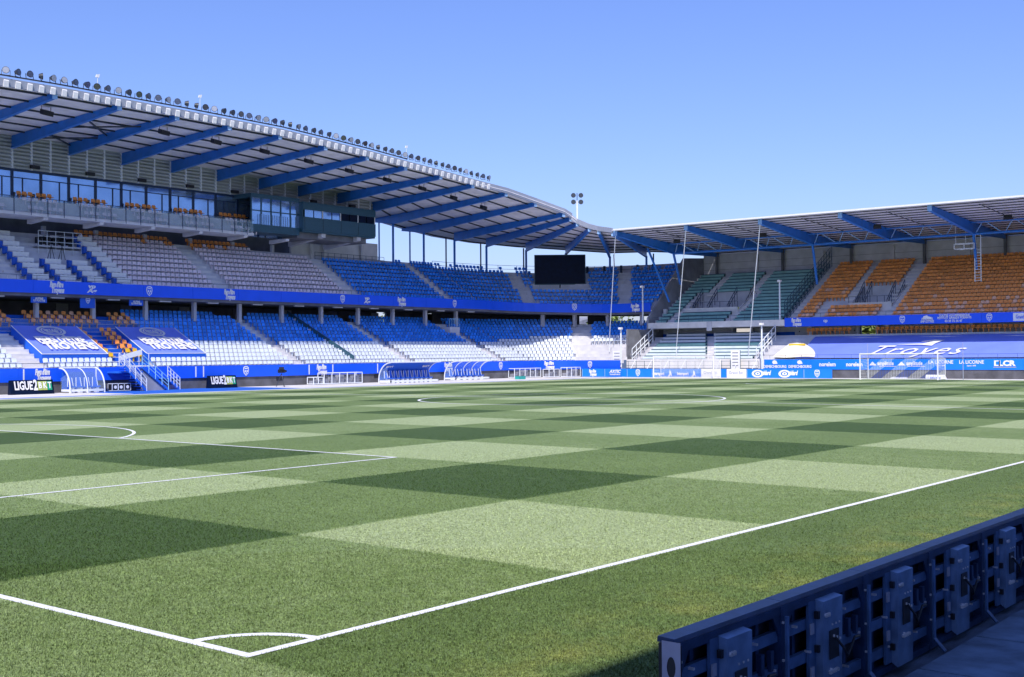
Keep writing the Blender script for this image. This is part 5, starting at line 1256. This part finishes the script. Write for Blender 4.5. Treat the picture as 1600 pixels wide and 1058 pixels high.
# ------------------------------------------------------------------ trees and house glimpsed through the openings
def leaf_mat():
    m = mat('leaves', (.16, .22, .05), .6, var=.35, scale=1.5, island=.5); return m
leaf_mat()
def tree(x, y, h, cr, label, seed, z0=-.3):
    rnd = random.Random(seed); t = thing('tree', label, 'tree', (x, y, z0), 0, None); b = MB(); b.tube((0,0,0),(.1,0,h*.45),.28,8,.18)
    tips_ = []
    for k in range(9):
        a = rnd.uniform(0, 6.28); e = rnd.uniform(.3, 1.2); p1 = Vector((.1,0,h*rnd.uniform(.28,.45))); p2 = p1+Vector((math.cos(a)*math.cos(e), math.sin(a)*math.cos(e), math.sin(e)))*cr*rnd.uniform(.6,.95); b.tube(p1, p2, .09, 5, .03); tips_.append(p2)
    local(b.build('trunk', 'bark'), t); b = MB(); c = Vector((0,0,h*.6))
    cl = [(q, cr*rnd.uniform(.3,.5)) for q in tips_]+[(c+Vector((rnd.gauss(0,.4),rnd.gauss(0,.4),rnd.gauss(0,.3)))*cr, cr*rnd.uniform(.3,.55)) for _ in range(14)]
    for q, r in cl:
        for _ in range(130):
            d = Vector((rnd.gauss(0,1),rnd.gauss(0,1),rnd.gauss(0,.8))).normalized()*r*rnd.uniform(.55,1.05); p = q+d; u = Vector((rnd.gauss(0,1),rnd.gauss(0,1),rnd.gauss(0,1))).normalized(); v = u.cross(Vector((rnd.gauss(0,1),rnd.gauss(0,1),1))).normalized(); s = rnd.uniform(.28,.5)
            b.quad(p-u*s, p+v*s*.6, p+u*s, p-v*s*.6)
    local(tag(b.build('crown', 'leaves'), kind='stuff'), t)
TL = ['leafy tree filling the opening under the corner fascia, beside the end stand wall', 'leafy tree at the edge of the opening under the corner fascia, by the camera post', 'leafy tree farther back behind the opening under the corner fascia', 'leafy tree seen through the gap at the back of the main stand concourse', 'small leafy tree seen through the gap in the concourse near the corner', 'leafy tree seen in the gap under the orange seats', 'leafy tree seen through the stair opening among the orange seats', 'leafy tree seen through the stair opening among the green benches', 'leafy tree behind the end stand concourse, next to the gap', 'leafy tree behind the lounge windows of the main stand', 'leafy tree behind the lounge of the main stand, by the stairs']
for k, (px, py, ax, v, h, cr) in enumerate(((985,492,0,158,9.5,4.2), (1012,492,0,152,9,3.6), (960,492,0,166,10,4), (594,487,1,116,10,3.2), (790,488,1,122,9.5,2.6), (1357,518,0,150,9,3.4), (1352,458,0,160,12.5,4.5), (1138,466,0,160,12.5,4.5), (1400,520,0,156,9,3.5), (100,470,1,122,9,3.5), (185,472,1,124,9.5,3.5))):
    q = hit(px, py, ax, v); tree(q.x, q.y, h, cr, TL[k], 100+k)
q = hit(905, 492, 0, 175); hs = thing('house', 'pale house with grey roof beyond the corner stand', 'house', (q.x, q.y, -.3))
local(MB().box(-7,7,-3,3,0,8.2).build('wall', 'cream'), hs); local(MB().prism([(-7.4,-3.4,8.2),(7.4,-3.4,8.2),(0,-3.4,9.6)], (0,6.8,0)).build('roof', 'wall_grey'), hs)
for k in range(2):
    for z in (2, 5.4): local(MB().box(-7.05,-6.98,-2.2+k*2.8,-.9+k*2.8,z,z+1.6).build('window', 'glass'), hs)
q = hit(1162, 530, 0, 150); hs = thing('annex', 'pale low annex building beyond the gap under the green benches', 'building', (q.x, q.y, -.3))
local(MB().box(-3,3,-6,6,0,7.5).build('wall', 'cream'), hs); local(MB().box(-3.3,3.3,-6.3,6.3,7.5,7.9).build('roof', 'wall_grey'), hs)
for k in range(3): local(MB().box(-3.05,-2.98,-4.5+k*3.3,-3+k*3.3,3.2,5).build('window', 'glass'), hs)

# ------------------------------------------------------------------ stand behind the camera, whose roof shades the boards
NS = thing('near_stand', 'covered stand on the near touchline whose roof shades the perimeter boards', 'grandstand', (50, -20, 0))
YN = -3.0+SUN.y/SUN.z*(17.2+.2)
MB().box(-45, 118, -34, YN, 17.2, 17.6).build('roof', 'sheet', NS)
b = MB()
for k in range(16): b.box(-40, 115, -13.4-.85*k, -12.5-.85*k, -.3, .9+.42*k)
b.build('terrace', 'concrete', NS)
for k in range(15): MB().tube((-40+k*11, -27, 0), (-40+k*11, -27, 17.2), .25, 8).build('column', 'steel_blue', NS)

# ------------------------------------------------------------------ grass blades on the near turf
rs = np.random.RandomState(3); NB = 480000
d = 5+rs.rand(NB*2)*38; d = np.where(rs.rand(NB*2) < (d-16)/27, 5+rs.rand(NB*2)*13, d); a = YAW+(rs.rand(NB*2)-.5)*1.15
bxy = np.stack([CX+d*np.cos(a), CY+d*np.sin(a)], 1)
x, y = bxy[:,0], bxy[:,1]
ok = (x > GX0+.05) & (x < 40) & (y > GY0+.03)
rr = np.hypot(x, y)
line = ((np.abs(y-.06) < .066) & (x > -.02)) | ((np.abs(x-.06) < .066) & (y > -.02)) | ((np.abs(rr-.95) < .066) & (x > 0) & (y > 0)) | ((np.abs(y-13.9) < .066) & (x < 16.5)) | ((np.abs(x-16.44) < .066) & (y > 13.84))
bxy = bxy[ok & ~line][:NB]; n = len(bxy); x, y = bxy[:,0], bxy[:,1]; z = -.14*((y-34)/34)**2
th = rs.rand(n)*6.283; wd = .004+.005*rs.rand(n); hh = .012+.026*rs.rand(n); ln = rs.rand(n)*.03; ph = rs.rand(n)*6.283
V = np.empty((n,3,3)); cx_, sx_ = np.cos(th)*wd, np.sin(th)*wd
V[:,0] = np.stack([x-cx_, y-sx_, z-.002], 1); V[:,1] = np.stack([x+cx_, y+sx_, z-.002], 1); V[:,2] = np.stack([x+np.cos(ph)*ln, y+np.sin(ph)*ln, z+hh], 1)
me = bpy.data.meshes.new('grass_blades'); me.vertices.add(3*n); me.vertices.foreach_set('co', V.reshape(-1)); me.loops.add(3*n); me.loops.foreach_set('vertex_index', np.arange(3*n, dtype=np.int32)); me.polygons.add(n); me.polygons.foreach_set('loop_start', np.arange(0, 3*n, 3, dtype=np.int32)); me.polygons.foreach_set('loop_total', np.full(n, 3, dtype=np.int32)); me.update(calc_edges=True)
me.materials.append(MT['grass']); tag(link('grass_blades', me), 'short green grass blades on the near part of the pitch', 'grass', kind='stuff')

# lettering becomes plain mesh
bpy.context.view_layer.update(); dg = bpy.context.evaluated_depsgraph_get(); done = {}
for o in [q for q in bpy.data.objects if q.type == 'FONT']:
    if o.data not in done:
        m = bpy.data.meshes.new_from_object(o.evaluated_get(dg)); done[o.data] = m
    p = bpy.data.objects.new('lettering_mesh', done[o.data]); COL.objects.link(p); p.parent = o.parent; p.matrix_parent_inverse = o.matrix_parent_inverse.copy(); p.matrix_basis = o.matrix_basis.copy()
    bpy.data.objects.remove(o); p.name = 'lettering'
